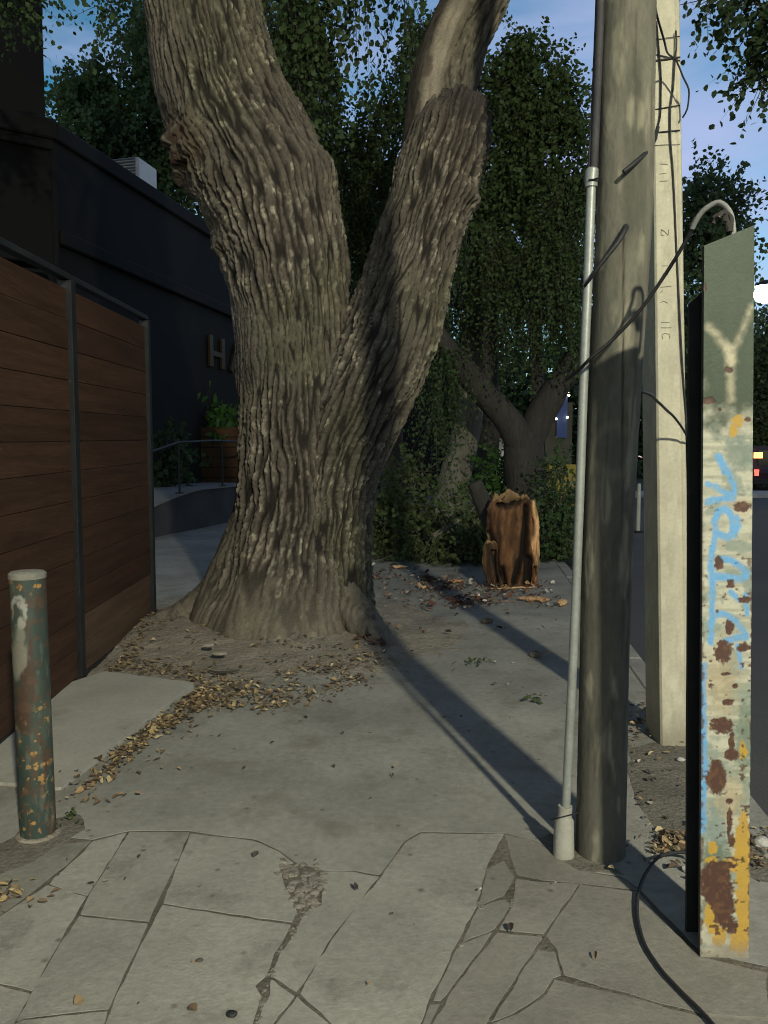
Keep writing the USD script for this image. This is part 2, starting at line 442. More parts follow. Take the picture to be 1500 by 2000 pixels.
# kerb of single stones
kp = put('kerb', obox((kerb_x(-6), -6), (kerb_x(14), 14), 0.05, -0.15, -0.003, side=0.16), M_joint, kind='structure')
y = -2.0
k = 0
while y < 13.5:
    L = 0.95
    y1 = y + L
    st = obox((kerb_x(y + 0.012) - 0.0, y + 0.012), (kerb_x(y1), y1), 0.14, -0.13, 0.002 + 0.004 * math.sin(k * 2.7), side=0.075, bev=0.012)
    put('kerb_stone', st, M_kerb, kp)
    y, k = y1, k + 1

# ------------------------------------------------------------------ pavement: bed, smooth cement, slabs
TRUNK_C = np.array([-0.85, 6.75])


def mound_z(x, y):
    dx, dy = x - (TRUNK_C[0] - 0.35), y - (TRUNK_C[1] - 0.15)
    r = np.sqrt((dx / 1.35) ** 2 + (dy / 1.05) ** 2)
    return 0.16 * np.exp(-(r ** 2) * 0.9) - 0.022


def pg(px):
    return G(*np.array(px, float).T)[:, :2]


pave = put('pavement', box((-9, -1.5, -0.20), (kerb_x(-1.5) - 0.16, 2.0, -0.0007)), M_joint, kind='structure')
bedpoly = Polygon([(-9, 2.0), (kerb_x(2) - 0.155, 2.0), (kerb_x(30) - 0.155, 30), (-9, 30)])
put('bed', prism(bedpoly, -0.2, -0.0007, 0.0004), M_joint, pave)

slabs = [
    [(182, 1643), (250, 1625), (171, 1751), (92, 1728)],
    [(92, 1728), (171, 1751), (105, 1860), (64, 1937), (0, 1921), (-60, 1905), (-40, 1815), (0, 1790)],
    [(-60, 1908), (0, 1925), (62, 1941), (28, 1998), (-80, 2190), (-400, 2190), (-200, 1990)],
    [(252, 1625), (371, 1625), (350, 1678), (301, 1779), (292, 1801), (155, 1787), (171, 1751)],
    [(155, 1789), (291, 1803), (224, 1947), (214, 1972), (45, 1990), (28, 1998), (105, 1860)],
    [(45, 1992), (212, 1974), (205, 2000), (130, 2200), (-70, 2200), (28, 2000)],
    [(371, 1628), (430, 1634), (500, 1642), (545, 1663), (575, 1686), (548, 1692), (556, 1730), (582, 1778), (571, 1803), (400, 1778), (317, 1765), (350, 1678)],
    [(316, 1767), (400, 1781), (570, 1806), (552, 1838), (538, 1860), (522, 1905), (500, 1925), (512, 1945), (495, 2000), (440, 2200), (132, 2200), (205, 2000), (224, 1947)],
    [(630, 1702), (690, 1702), (742, 1712), (661, 1814), (615, 1884), (580, 1940), (531, 1907), (543, 1865), (574, 1825), (590, 1785), (626, 1768)],
    [(529, 1911), (577, 1945), (535, 1998), (400, 2200), (442, 2200), (500, 1998), (522, 1950)],
    [(822, 1627), (900, 1628), (985, 1628), (951, 1695), (930, 1772), (885, 1860), (839, 1958), (822, 2000), (740, 2185), (660, 2012), (652, 2003), (583, 1941), (615, 1884), (661, 1814), (745, 1710), (790, 1645)],
    [(580, 1946), (650, 2006), (735, 2190), (400, 2200), (537, 2000)],
    [(951, 1697), (985, 1680), (1006, 1712), (985, 1750), (958, 1760), (932, 1775)],
    [(930, 1775), (957, 1763), (985, 1755), (998, 1766), (968, 1815), (900, 1842)],
    [(897, 1846), (966, 1818), (935, 1860), (885, 1926), (862, 1958), (842, 1956), (885, 1862)],
    [(838, 1962), (860, 1961), (843, 1996), (760, 2200), (742, 2185), (822, 2002)],
    [(1006, 1716), (1060, 1722), (1132, 1727), (1087, 1790), (1062, 1826), (972, 1816), (1000, 1767)],
    [(970, 1820), (1060, 1830), (1045, 1853), (1002, 1921), (950, 2000), (820, 2200), (765, 2200), (845, 1996), (886, 1928)],
    [(1134, 1728), (1200, 1736), (1246, 1741), (1300, 1800), (1365, 1868), (1420, 1880), (1500, 1900), (1500, 1990), (1370, 1981), (1225, 1942), (1100, 1905), (1087, 1855), (1064, 1828), (1089, 1790)],
    [(1048, 1855), (1085, 1858), (1098, 1905), (1080, 1912), (1062, 1940), (1010, 1975), (955, 2000), (1004, 1923)],
    [(1083, 1913), (1225, 1946), (1370, 1985), (1500, 1994), (1560, 2200), (825, 2200), (953, 2003), (1012, 1978), (1064, 1943)],
    [(60, 1745), (0, 1788), (-40, 1812), (-300, 1800), (-160, 1740), (0, 1690), (95, 1650), (180, 1642), (130, 1690)],
]
kerb_limit = Polygon([(-20, -5), (kerb_x(-5) - 0.148, -5), (kerb_x(30) - 0.148, 30), (-20, 30)])
slab_union = []
for i, s in enumerate(slabs):
    w = pg(s)
    p0 = Polygon(w).buffer(0)
    slab_union.append(p0)
    small = p0.area < 0.06
    wob = rough_poly(p0.buffer(-0.002, join_style=2).exterior.coords if not hasattr(p0.buffer(-0.002), 'geoms') else w, 0.006 if not small else 0.007, i + 1, step=0.009, freq=22).intersection(kerb_limit)
    dz = [0.0, 0.004, -0.003, 0.003, 0.0, 0.002, 0.006, 0.003, 0.001, -0.002, 0.005, 0.002, -0.008, -0.012, -0.008, -0.01, -0.003, 0.001, -0.002, -0.006, 0.003, -0.012][i]
    v, f = prism(wob, -0.06, 0.0006 + 0.0002 * (i % 4), 0.0006)
    # a slab never lies dead level
    c = v[:, :2].mean(0)
    tl = (np.random.default_rng(i).random(2) - 0.5) * 0.0002
    top = v[:, 2] > -0.05
    v[top, 2] += ((v[top, :2] - c) @ tl)
    t = 0.262 * (1 + (np.random.default_rng(i + 50).random() - 0.5) * 0.16)
    col = np.array([t, t * 0.965, t * 0.80])
    if i in (12, 13, 14, 15, 19):
        col *= 0.72
    if i in (16, 18, 20, 17):
        col *= np.array([0.76, 0.745, 0.74])
    if i == 21:
        col *= 0.8
    put('paving_slab', (v, f), M_slab, pave, tint=col)
SL = unary_union([s.buffer(0.004) for s in slab_union])
front = Polygon(pg([(-700, 1720), (60, 1640), (105, 1632), (180, 1640), (250, 1623), (371, 1623), (430, 1632), (500, 1640), (545, 1661), (577, 1684), (628, 1700), (690, 1700), (742, 1710), (790, 1643), (820, 1625), (900, 1626), (985, 1627), (1040, 1640), (1090, 1668), (1130, 1700), (1215, 1712), (1250, 1738), (1370, 1860), (1500, 1888), (1800, 1890), (1800, 1400), (1500, 1200), (1200, 1050), (750, 1005), (-600, 1000)]))
front = front.intersection(Polygon([(-9, 0), (kerb_x(0) - 0.149, 0), (kerb_x(24) - 0.149, 24), (-9, 24)]))
cement = rough_poly(front.difference(SL).buffer(-0.001).buffer(0).geoms[0].exterior.coords if hasattr(front.difference(SL).buffer(-0.001), 'geoms') else front.difference(SL).buffer(-0.001).exterior.coords, 0.005, 77, step=0.02, freq=14)
if hasattr(cement, 'geoms'):
    cement = max(cement.geoms, key=lambda q: q.area)
put('cement_patch', prism(cement, -0.05, 0.0009, 0.0006), M_cement, pave)
put('worn_fill', prism(rough_poly(pg([(985, 1630), (1040, 1642), (1090, 1668), (1130, 1702), (1215, 1714), (1248, 1739), (1134, 1725), (1060, 1719), (1008, 1709)]), 0.006, 5, step=0.015), -0.05, 0.0004, 0.0004), M_slab, pave, tint=(0.185, 0.175, 0.145))
M_dust = surf('verge_dirt', (0.150, 0.137, 0.108), 0.35, 4.0, 45, 0.3, 1.0, 0.9, 45, 0.015, spots=(8, 0.52, 0.66, (0.085, 0.075, 0.055), 0.7))
put('dirt_strip', prism(rough_poly(pg([(1228, 1462), (1275, 1452), (1420, 1470), (1600, 1620), (1640, 1730), (1480, 1720), (1390, 1668), (1300, 1640), (1240, 1560)]), 0.05, 6, step=0.02, freq=5).intersection(kerb_limit), -0.05, 0.0022, 0.001), M_dust, pave)
put('dirt_strip', prism(rough_poly(pg([(1050, 1640), (1075, 1628), (1120, 1660), (1215, 1700), (1225, 1712), (1130, 1704), (1085, 1672)]), 0.03, 8, step=0.02, freq=7), -0.05, 0.0021, 0.001), M_dust, pave)
put('dirt_strip', prism(rough_poly(pg([(-20, 1660), (40, 1632), (105, 1600), (150, 1590), (175, 1620), (120, 1650), (60, 1690), (-20, 1720)]), 0.03, 9, step=0.02, freq=6), -0.05, 0.0023, 0.001), M_dust, pave)
# rubble in the broken corner and along the cracks
def pebbles(name, pxs, n, smin, smax, mat, parent, seed, spread=6, tint=None, z=0.0):
    r = np.random.default_rng(seed)
    parts = []
    for k in range(n):
        c = np.array(pxs[r.integers(len(pxs))], float) + r.normal(0, spread, 2)
        w = G(c[0], c[1])
        s = r.uniform(smin, smax)
        b = trimesh.creation.icosphere(1, s)
        vv = b.vertices * [1, r.uniform(0.5, 1.2), r.uniform(0.25, 0.6)] * (0.5 + 1.0 * noise(b.vertices / s * 1.6 + k * 7.1)[:, None])
        a = r.uniform(0, 6.28)
        R = np.array([[math.cos(a), -math.sin(a), 0], [math.sin(a), math.cos(a), 0], [0, 0, 1]])
        parts.append((vv @ R.T + [w[0], w[1], z], b.faces))
    return put(name, cat_mesh(parts), mat, parent, smooth=40, kind='stuff')


pebbles('joint_rubble', [(560, 1700), (572, 1730), (590, 1750), (600, 1720), (615, 1740), (606, 1765), (590, 1772), (575, 1700), (618, 1715)], 170, 0.003, 0.017, M_rubble, pave, 5, 10)
pebbles('joint_rubble', [(585, 1783), (572, 1820), (545, 1855), (530, 1900), (515, 1935), (505, 1990), (512, 1960), (940, 1770), (905, 1845), (1000, 1765)], 130, 0.002, 0.006, M_rubble, pave, 6, 4)

# the raised smooth slab in front of the gate
rampc = G(np.array([378, 205, 120, 20, -120, -420, -500, -150, 0, 118]), np.array([1347, 1326, 1352, 1412, 1500, 1640, 1760, 1590, 1534, 1545]), 0.0)
ramp_poly = rough_poly(rampc[:, :2], 0.004, 4)
v, f = prism(ramp_poly, -0.05, 0.045, 0.012)
vv = v.copy()
top = v[:, 2] > 0.0
vv[top, 2] = v[top, 2] - 0.045 + 0.010 + 0.022 * (v[top, 1] - 3.1)
put('driveway_slab', (vv, f), M_ramp, kind='structure')

# soil mound at the foot of the big tree
nx, ny = 230, 190
xx, yy = np.meshgrid(np.linspace(-2.75, 0.75, nx), np.linspace(4.35, 8.2, ny), indexing='ij')
zz = mound_z(xx, yy) + 0.03 * (fbm(np.stack([xx * 2.5, yy * 2.5, xx * 0], -1), 4, 3) - 0.5) + 0.018 * (fbm(np.stack([xx * 14, yy * 14, xx * 0], -1), 3, 9) - 0.5)
put('soil_mound', (np.stack([xx, yy, zz], -1).reshape(-1, 3), grid_faces(nx, ny)), M_soil, smooth=True, kind='structure')

# ------------------------------------------------------------------ the wooden gate
GX = lambda y: -2.02 - 0.045 * (y - 4.98)
gate = thing('wooden_gate', (GX(4.9), 4.9, 0), 'tall gate of dark brown horizontal planks in a black steel frame', 'gate')
GTOP = 2.55


def climb(m):
    v_ = np.array(m.vertices if hasattr(m, 'vertices') else m[0], float)
    v_[:, 2] *= 1 + 0.0155 * (v_[:, 1] - 4.04)
    return v_, np.asarray(m.faces if hasattr(m, 'faces') else m[1])


posts_y = [1.1, 3.05, 4.98, 6.85]
rng = np.random.default_rng(3)
for a, b in zip(posts_y[:-1], posts_y[1:]):
    n = 13
    h = (GTOP - 0.08) / n
    for k in range(n):
        z0, z1 = 0.05 + k * h, 0.05 + (k + 1) * h - 0.0025
        off = rng.uniform(-0.004, 0.004)
        ya, yb = a + 0.035, b - 0.035
        m = obox((GX(ya) + off, ya), (GX(yb) + off + rng.uniform(-0.003, 0.003), yb), 0.024, z0, z1, bev=0.0025)
        c = np.array([0.047, 0.024, 0.0135]) * rng.uniform(0.85, 1.15)
        if k < 2 and a > 4:
            c = c * 1.3 + np.array([0.022, 0.020, 0.014])
        put('plank', climb(m), M_wood, gate, tint=c)
for yv in posts_y:
    w = 0.075 if yv < 6 else 0.06
    put('post', climb(box((GX(yv) - 0.04, yv - w / 2, -0.05), (GX(yv) + 0.045, yv + w / 2, GTOP + 0.02), 0.004)), M_steel, gate)
put('top_rail', climb(obox((GX(1.0), 1.0), (GX(6.88), 6.88), 0.060, GTOP + 0.022, GTOP + 0.060, bev=0.004)), M_steel, gate)
put('bottom_rail', obox((GX(1.1), 1.1), (GX(6.85), 6.85), 0.05, -0.02, 0.046, side=0.02, bev=0.003), M_steel, gate)

# ------------------------------------------------------------------ the black building
C0 = np.array([-6.0, 14.4])
dch = np.array([0.84, 0.543])
dch /= np.linalg.norm(dch)
drec = np.array([0.22, 0.975])
drec /= np.linalg.norm(drec)
bld = thing('black_building', (C0[0], C0[1], 0), 'black painted two storey building with plain ledges behind the gate', 'building')
A0 = C0 - dch * 9
B1 = C0 + drec * 15.5
put('wall', obox(A0, C0, 0.3, 0, 7.2, side=0.15), M_black, bld)
put('wall', obox(C0, B1, 0.3, 0, 7.2, side=0.15), M_black, bld)
put('parapet_band', obox(A0, C0 + dch * 0.05, 0.36, 7.2, 7.55, side=0.09, bev=0.03), M_black, bld)
put('parapet_band', obox(C0 + drec * 0.02, B1, 0.36, 7.2, 7.52, side=0.09, bev=0.03), M_black, bld)
put('ledge', obox(C0 + drec * 0.02, B1, 0.16, 5.35, 5.62, side=-0.04, bev=0.03), M_black, bld)
put('ledge', obox(A0, C0, 0.12, 7.0, 7.12, side=-0.03, bev=0.02), M_black, bld)
put('corner_trim', obox(C0 - dch * 0.06, C0 + dch * 0.04, 0.14, 0, 7.0, side=-0.02, bev=0.02), M_black, bld)
upper = C0 - dch * 0.12
put('upper_wall', obox(A0, upper, 0.9, 7.55, 13.5, side=0.45), M_black, bld)
put('upper_ledge', obox(A0, upper, 0.1, 9.3, 9.5, side=-0.045, bev=0.02), M_black, bld)
put('roof', np_ if False else prism(Polygon([tuple(A0), tuple(C0), tuple(B1), (-14, 30), (-16, 14)]).buffer(-0.35), 6.6, 6.9, 0.01), M_black, bld)
put('awning', obox(G(-60, 505, 4.4)[:2] * 0 + np.array([-6.9, 13.1]), (-5.95, 13.75), 0.5, 4.75, 4.85, side=-0.2, bev=0.02), M_black, bld)
# added dark wall that fills the black depth behind the trees
put('dark_backdrop', obox(B1 + [-0.2, 0], (2.1, 30.2), 0.3, 0, 6.5), M_blackdeep, bld)
# sign letters on the receding wall
nrm = np.array([drec[1], -drec[0]])
def on_wall(px, py, out=0.05):
    d = ray(px, py)
    o = np.array([0, 0, CAM_H])
    c = np.append(C0 + nrm * 0, 0)
    n3 = np.append(nrm, 0)
    t = ((c - o) @ n3 + out) / (d @ n3)
    return o + d * t
def wall_xy(s, z, out):
    q = C0 + drec * s + nrm * out
    return np.array([q[0], q[1], z])
def bar_on_wall(s0, z0, s1, z1, w, name, d=0.06):
    a, b = np.array([s0, z0]), np.array([s1, z1])
    t = (b - a) / np.linalg.norm(b - a)
    m = np.array([-t[1], t[0]]) * w / 2
    c2 = [a + m, a - m, b - m, b + m]
    v = [wall_xy(c[0], c[1], o) for o in (0.03, 0.03 + d) for c in c2]
    return trimesh.convex.convex_hull(np.array(v))
sgn = thing('wall_sign', on_wall(425, 690), 'gold raised letters H A on the black wall beside the trunk', 'sign')
pH = on_wall(411, 690)
sH = (pH[:2] - C0) @ drec
zt, zb = on_wall(413, 655)[2], on_wall(413, 716)[2]
wH = ((on_wall(434, 690)[:2] - C0) @ drec) - sH
H = cat_mesh([bar_on_wall(sH, zb, sH, zt, 0.20, ''), bar_on_wall(sH + wH, zb, sH + wH, zt, 0.20, ''), bar_on_wall(sH + 0.1, (zt + zb) / 2 - 0.05, sH + wH - 0.1, (zt + zb) / 2 - 0.05, 0.13, '')])
put('letter', H, M_gold, sgn)
sA = sH + wH * 1.75
A = cat_mesh([bar_on_wall(sA, zb, sA + wH * 0.6, zt, 0.2, ''), bar_on_wall(sA + wH * 1.2, zb, sA + wH * 0.6, zt, 0.2, '', 0.055), bar_on_wall(sA + wH * 0.28, zb + 0.3, sA + wH * 0.92, zb + 0.3, 0.13, '', 0.05)])
put('letter', A, M_gold, sgn)

# air conditioner on the roof
ac = thing('air_conditioner', (-5.25, 17.6, 7.4), 'white louvred air conditioner box on the black parapet', 'air conditioner')
q0 = C0 + drec * 3.25 - nrm * 0.15
q1 = C0 + drec * 4.05 - nrm * 0.15
put('housing', obox(q0, q1, 0.8, 7.3, 8.12, side=0.42, bev=0.02), M_white, ac)
for k in range(9):
    z = 7.55 + k * 0.065
    d2 = np.array([-drec[1], drec[0]])
    put('louvre', obox(q0 + d2 * 0.10 - drec * 0.012, q0 + d2 * 0.74 - drec * 0.012, 0.02, z, z + 0.03, side=0.0), M_vent, ac)

# ------------------------------------------------------------------ terrace ramp with railing, planter and shrubs
t0, t1 = np.array([-4.75, 11.6]), np.array([-3.05, 19.2])
td = (t1 - t0) / np.linalg.norm(t1 - t0)
tn = np.array([-td[1], td[0]])
ramp = thing('terrace', (t0[0], t0[1], 0), 'dark rendered terrace ramp rising beside the black wall', 'terrace')
n = 24
s = np.linspace(0, np.linalg.norm(t1 - t0), n)
hz = 0.32 + 0.50 * sstep(0, 4.6, s)
vv, top_v = [], []
for k in range(n):
    p = t0 + td * s[k]
    for q_, z in ((p, 0.0), (p, hz[k] - 0.03), (p + tn * 1.6, hz[k] - 0.03), (p + tn * 1.6, 0.0)):
        vv.append([q_[0], q_[1], z])
    for q_, z in ((p - tn * 0.05, hz[k] - 0.027), (p - tn * 0.05, hz[k]), (p + tn * 1.6, hz[k]), (p + tn * 1.6, hz[k] - 0.027)):
        top_v.append([q_[0], q_[1], z])
fq = []
for k in range(n - 1):
    for j in range(3):
        fq.append([k * 4 + j, (k + 1) * 4 + j, (k + 1) * 4 + j + 1, k * 4 + j + 1])
    fq.append([k * 4 + 3, (k + 1) * 4 + 3, (k + 1) * 4, k * 4])
fq.append([0, 1, 2, 3]); fq.append([(n - 1) * 4 + 3, (n - 1) * 4 + 2, (n - 1) * 4 + 1, (n - 1) * 4])
put('side_wall', (np.array(vv), np.array(fq)), M_ramp2, ramp)
put('top_slab', (np.array(top_v), np.array(fq)), M_deck, ramp)
rail = thing('handrail', (t0[0], t0[1], 0.4), 'thin dark metal handrail with posts along the terrace ramp', 'railing')
def tp(sv, h, out=0.06):
    p = t0 + td * sv + tn * out
    return np.array([p[0], p[1], np.interp(sv, s, hz) + h])
put('rail', tube([tp(0, 0.9), tp(2.0, 0.95), tp(3.6, 1.0), tp(5.2, 1.0), tp(7.6, 1.0)], 0.025, 8), M_steel, rail)
for sv in (0.6, 3.6, 5.6, 7.5):
    put('post', tube([tp(sv, -0.06), tp(sv, 0.99)], 0.022, 8), M_steel, rail)
    put('base_plate', box(tp(sv, 0.0) - [0.07, 0.07, 0.0], tp(sv, 0.0) + [0.07, 0.07, 0.02]), M_steel, rail)
pl = thing('planter', (-3.6, 19.9, 0), 'brown timber planter box at the end of the terrace ramp', 'planter')
pa, pb = P(392, 930, 20.0)[:2], P(500, 930, 20.0)[:2]
for k in range(7):
    put('board', obox(pa, pb, 0.05, 0.42 + k * 0.26, 0.42 + k * 0.26 + 0.245, side=0.0, bev=0.008), M_wood, pl, tint=np.array([0.075, 0.040, 0.019]) * rng.uniform(0.8, 1.2))
put('corner_post', obox(pa - [0.16, 0], pa - [0.004, 0], 0.12, 0.0, 2.3, bev=0.01), M_steel, pl)
put('box_body', obox(pa, pb, 0.7, 0.0, 2.15, side=0.4), M_ramp2, pl)

# ------------------------------------------------------------------ foliage builder
def shoots(centers, radii, counts, seed, leaf=0.07, per=10, droop=0.5, step=0.055, gap=0.42, gscale=1.1, wide=0.78, shell=0.5, round_=True):
    """leafy shoots spread through ellipsoids: each shoot a thin twig with leaves on both sides"""
    r = np.random.default_rng(seed)
    starts, outs = [], []
    for c, rad, n in zip(centers, radii, counts):
        d = r.normal(size=(int(n * 2.2), 3))
        d /= np.linalg.norm(d, axis=1, keepdims=True)
        rr = r.random(len(d)) ** shell
        p = np.asarray(c) + d * rr[:, None] * np.asarray(rad)
        keep = fbm(p * gscale, 3, 5) > gap
        p, d = p[keep][:int(n)], d[keep][:int(n)]
        starts.append(p)
        outs.append(d)
    p, o = np.vstack(starts), np.vstack(outs)
    N = len(p)
    d = o * 0.6 + r.normal(size=(N, 3)) * 0.55 + np.array([0, 0, -droop])
    d /= np.linalg.norm(d, axis=1, keepdims=True)
    ln = r.uniform(0.6, 1.35, N)
    k = np.arange(per)
    pos = p[:, None] + d[:, None] * (k[None, :, None] + 0.5) * step * ln[:, None, None]
    pos[:, :, 2] -= (k[None, :] * step) ** 2 * 0.55 * droop * 2
    side = np.cross(d, r.normal(size=(N, 3)))
    side /= np.linalg.norm(side, axis=1, keepdims=True)
    sg = np.where(k % 2 == 0, 1.0, -1.0)
    ax = side[:, None] * sg[None, :, None] + d[:, None] * 0.55 + r.normal(size=(N, per, 3)) * 0.4 + np.array([0, 0, -0.35 * droop])
    ax /= np.linalg.norm(ax, axis=2, keepdims=True)
    nn = np.cross(ax, r.normal(size=(N, per, 3)) + np.array([0, 0, 0.2]))
    nn /= np.linalg.norm(nn, axis=2, keepdims=True)
    L = leaf * r.uniform(0.65, 1.3, (N, per))[..., None]
    up = np.cross(nn, ax)
    base, tip = pos, pos + ax * L
    nl = N * per
    if round_:
        q1, q2 = pos + ax * L * 0.28 + up * L * 0.10, pos + ax * L * 0.66 + up * L * 0.08
        h1, h2 = nn * L * wide * 0.46, nn * L * wide * 0.40
        v = np.stack([base, q1 + h1, q2 + h2, tip, q2 - h2, q1 - h1], 2).reshape(-1, 3)
        i0 = np.arange(nl)[:, None] * 6
        f = np.vstack([i0 + [0, 1, 5], i0 + [1, 2, 4], i0 + [1, 4, 5], i0 + [2, 3, 4]])
    else:
        mid = pos + ax * L * 0.45
        a = mid + nn * L * wide * 0.5 + up * L * 0.10
        b = mid - nn * L * wide * 0.5 + up * L * 0.10
        v = np.stack([base, a, tip, b], 2).reshape(-1, 3)
        i0 = np.arange(nl)[:, None] * 4
        f = np.vstack([i0 + [0, 1, 2], i0 + [0, 2, 3]])
    # twigs
    end = pos[:, -1]
    w = side * 0.0055
    tv = np.stack([p - w, p + w, end], 1).reshape(-1, 3)
    tf = np.arange(len(tv)).reshape(-1, 3)
    return (v, f), (tv, tf)


def clumps(items, Y, rd=None):
    cs, rs, ns = [], [], []
    for it in items:
        px, py, rx, ry, n = it[:5]
        yy = it[5] if len(it) > 5 else Y
        c = P(px, py, yy)
        s = yy / F
        cs.append(c)
        rs.append((rx * s, (rd or 1.0) * max(rx, ry) * s, ry * s))
        ns.append(n)
    return cs, rs, ns


def add_crown(root, items, Y, seed, mat, name='crown', rd=1.0, **kw):
    c, r_, n_ = clumps(items, Y, rd)
    lv, tw = shoots(c, r_, n_, seed, **kw)
    p = put(name, lv, mat, root, kind='stuff')
    put('twigs', tw, M_barkfar, root, kind='stuff')
    return p


def limb(root, pts, mat=M_barkfar, name='limb', seg=12, n=24, rough=0.12, seed=0):
    """pts: (px, py, Y, radius m)"""
    a = np.array([np.append(P(q[0], q[1], q[2]), q[3]) for q in pts])
    sp, L = spline(a, n)
    v, f = tube(sp[:, :3], sp[:, 3], seg)
    c = np.repeat(sp[:, :3], seg, 0)
    m = len(c)
    k = (fbm(v[:m] * 3.5, 3, seed) - 0.5) * 2 * rough
    v[:m] = c + (v[:m] - c) * (1 + k)[:, None]
    return put(name, (v, f), mat, root, smooth=50)


# ------------------------------------------------------------------ the big tree
def bark_tube(rows, Y, step, seed, relief=1.0, end_jag=0.0):
    """rows: (centre px, py, half width px[, Y]); returns a mesh with furrowed bark and its colours"""
    a = np.array([np.append(P(q[0], q[1], q[3] if len(q) > 3 else Y), q[2] / F * (q[3] if len(q) > 3 else Y)) for q in rows])
    s = np.concatenate([[0], np.cumsum(np.linalg.norm(np.diff(a[:, :3], axis=0), axis=1))])
    from scipy.interpolate import CubicSpline, PchipInterpolator
    from scipy.ndimage import gaussian_filter1d
    n = int(s[-1] / step)
    ss = np.linspace(0, s[-1], n)
    sp = PchipInterpolator(s, a)(ss)
    sp = gaussian_filter1d(sp, 9, axis=0, mode='nearest')
    seg = int(2 * np.pi * np.median(sp[:, 3]) / step)
    t, nn, bb = frames(sp[:, :3])
    th = np.linspace(0, 2 * np.pi, seg, endpoint=False)
    cs, sn = np.cos(th), np.sin(th)
    R = sp[:, 3]
    Rm = np.median(R)
    S, TH = np.meshgrid(ss, th, indexing='ij')
    U = np.stack([np.cos(TH) * Rm, np.sin(TH) * Rm, S], -1)
    warp = (fbm(U * [3.0, 3.0, 1.5], 3, seed + 1)[..., None] - 0.5) * np.array([0.13, 0.13, 0.0]) + (fbm(U * [16, 16, 9], 2, seed + 9)[..., None] - 0.5) * np.array([0.022, 0.022, 0.0])
    W = U + warp
    from scipy.spatial import cKDTree
    rg = np.random.default_rng(seed)
    def plates(cu, cv, stretch_noise):
        na, nb_ = int(2 * np.pi * Rm / cu), int((S.max() + 0.4) / cv) + 1
        ga, gb = np.meshgrid(np.arange(na), np.arange(nb_), indexing='ij')
        npts = ga.size
        tp_ = ((ga + rg.uniform(-0.38, 0.38, ga.shape)) * (2 * np.pi / na)).ravel()
        sp__ = ((gb + (ga % 2) * 0.5 + rg.uniform(-0.42, 0.42, ga.shape)) * cv - 0.2).ravel()
        pts_ = np.column_stack([np.cos(tp_) * Rm / cu, np.sin(tp_) * Rm / cu, sp__ / cv])
        dd_, ii_ = cKDTree(pts_).query((W / [cu, cu, cv]).reshape(-1, 3), k=2)
        return (dd_[:, 1] - dd_[:, 0]).reshape(S.shape), rg.random(npts)[ii_[:, 0]].reshape(S.shape)
    W = W + (fbm(U * [7, 7, 4.0], 2, seed + 41)[..., None] - 0.5) * np.array([0.035, -0.035, 0.0])
    W = np.concatenate([W[..., :2] / np.linalg.norm(W[..., :2], axis=-1, keepdims=True) * Rm, W[..., 2:]], -1)
    e1, tone1 = plates(0.050, 0.85, 0)
    e2, tone2 = plates(0.027, 0.060, 0)
    e3, tone3 = plates(0.022, 0.26, 0)
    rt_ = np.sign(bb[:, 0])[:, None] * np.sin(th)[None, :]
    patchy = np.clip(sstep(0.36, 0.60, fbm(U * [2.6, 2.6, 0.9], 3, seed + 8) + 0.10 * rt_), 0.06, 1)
    wob = 1 + 0.9 * (fbm(U * [9, 9, 7], 3, seed + 51) - 0.5)
    p1 = sstep(0.02, 0.50, e1 * wob)
    p2, p3 = sstep(0.0, 0.55, e2), sstep(0.0, 0.30, e3 * wob)
    fine = fbm(U * [120, 120, 70], 3, seed + 5)
    big = fbm(U * [2.0, 2.0, 1.3], 3, seed + 6) - 0.5
    disp = relief * ((0.010 + 0.036 * patchy) * p1 * (0.7 + 0.3 * tone1) + (0.004 + 0.013 * patchy) * p2 * (0.3 + 0.7 * tone2) * p1 + (0.006 + 0.004 * patchy) * p3 + 0.012 * (fine - 0.5)) + 0.09 * big * np.minimum(1, R / 0.4)[:, None]
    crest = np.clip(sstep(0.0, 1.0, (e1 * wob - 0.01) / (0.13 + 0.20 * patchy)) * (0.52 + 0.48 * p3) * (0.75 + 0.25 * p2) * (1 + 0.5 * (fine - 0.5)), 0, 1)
    return dict(sp=sp, nn=nn, bb=bb, th=th, cs=cs, sn=sn, R=R, S=S, TH=TH, U=U, disp=disp, crest=crest, tone=0.25 * tone1 + 0.75 * tone2, fine=fine, patchy=patchy, seg=seg, n=n)


def bark_finish(d):
    rad = d['R'][:, None] + d['disp']
    v = d['sp'][:, None, :3] + rad[..., None] * (d['cs'][None, :, None] * d['nn'][:, None] + d['sn'][None, :, None] * d['bb'][:, None])
    v = v.reshape(-1, 3)
    seg, n = d['seg'], d['n']
    i, j = np.meshgrid(np.arange(n - 1), np.arange(seg), indexing='ij')
    j2 = (j + 1) % seg
    q = np.stack([i * seg + j, i * seg + j2, (i + 1) * seg + j2, (i + 1) * seg + j], -1).reshape(-1, 4)
    f = np.vstack([q[:, [0, 1, 2]], q[:, [0, 2, 3]]])
    nv = len(v)
    v = np.vstack([v, v[-seg:].mean(0)])
    k = np.arange(seg)
    e = (n - 1) * seg
    f = np.vstack([f, np.stack([np.full(seg, nv), e + k, e + (k + 1) % seg], -1)])
    return v, f


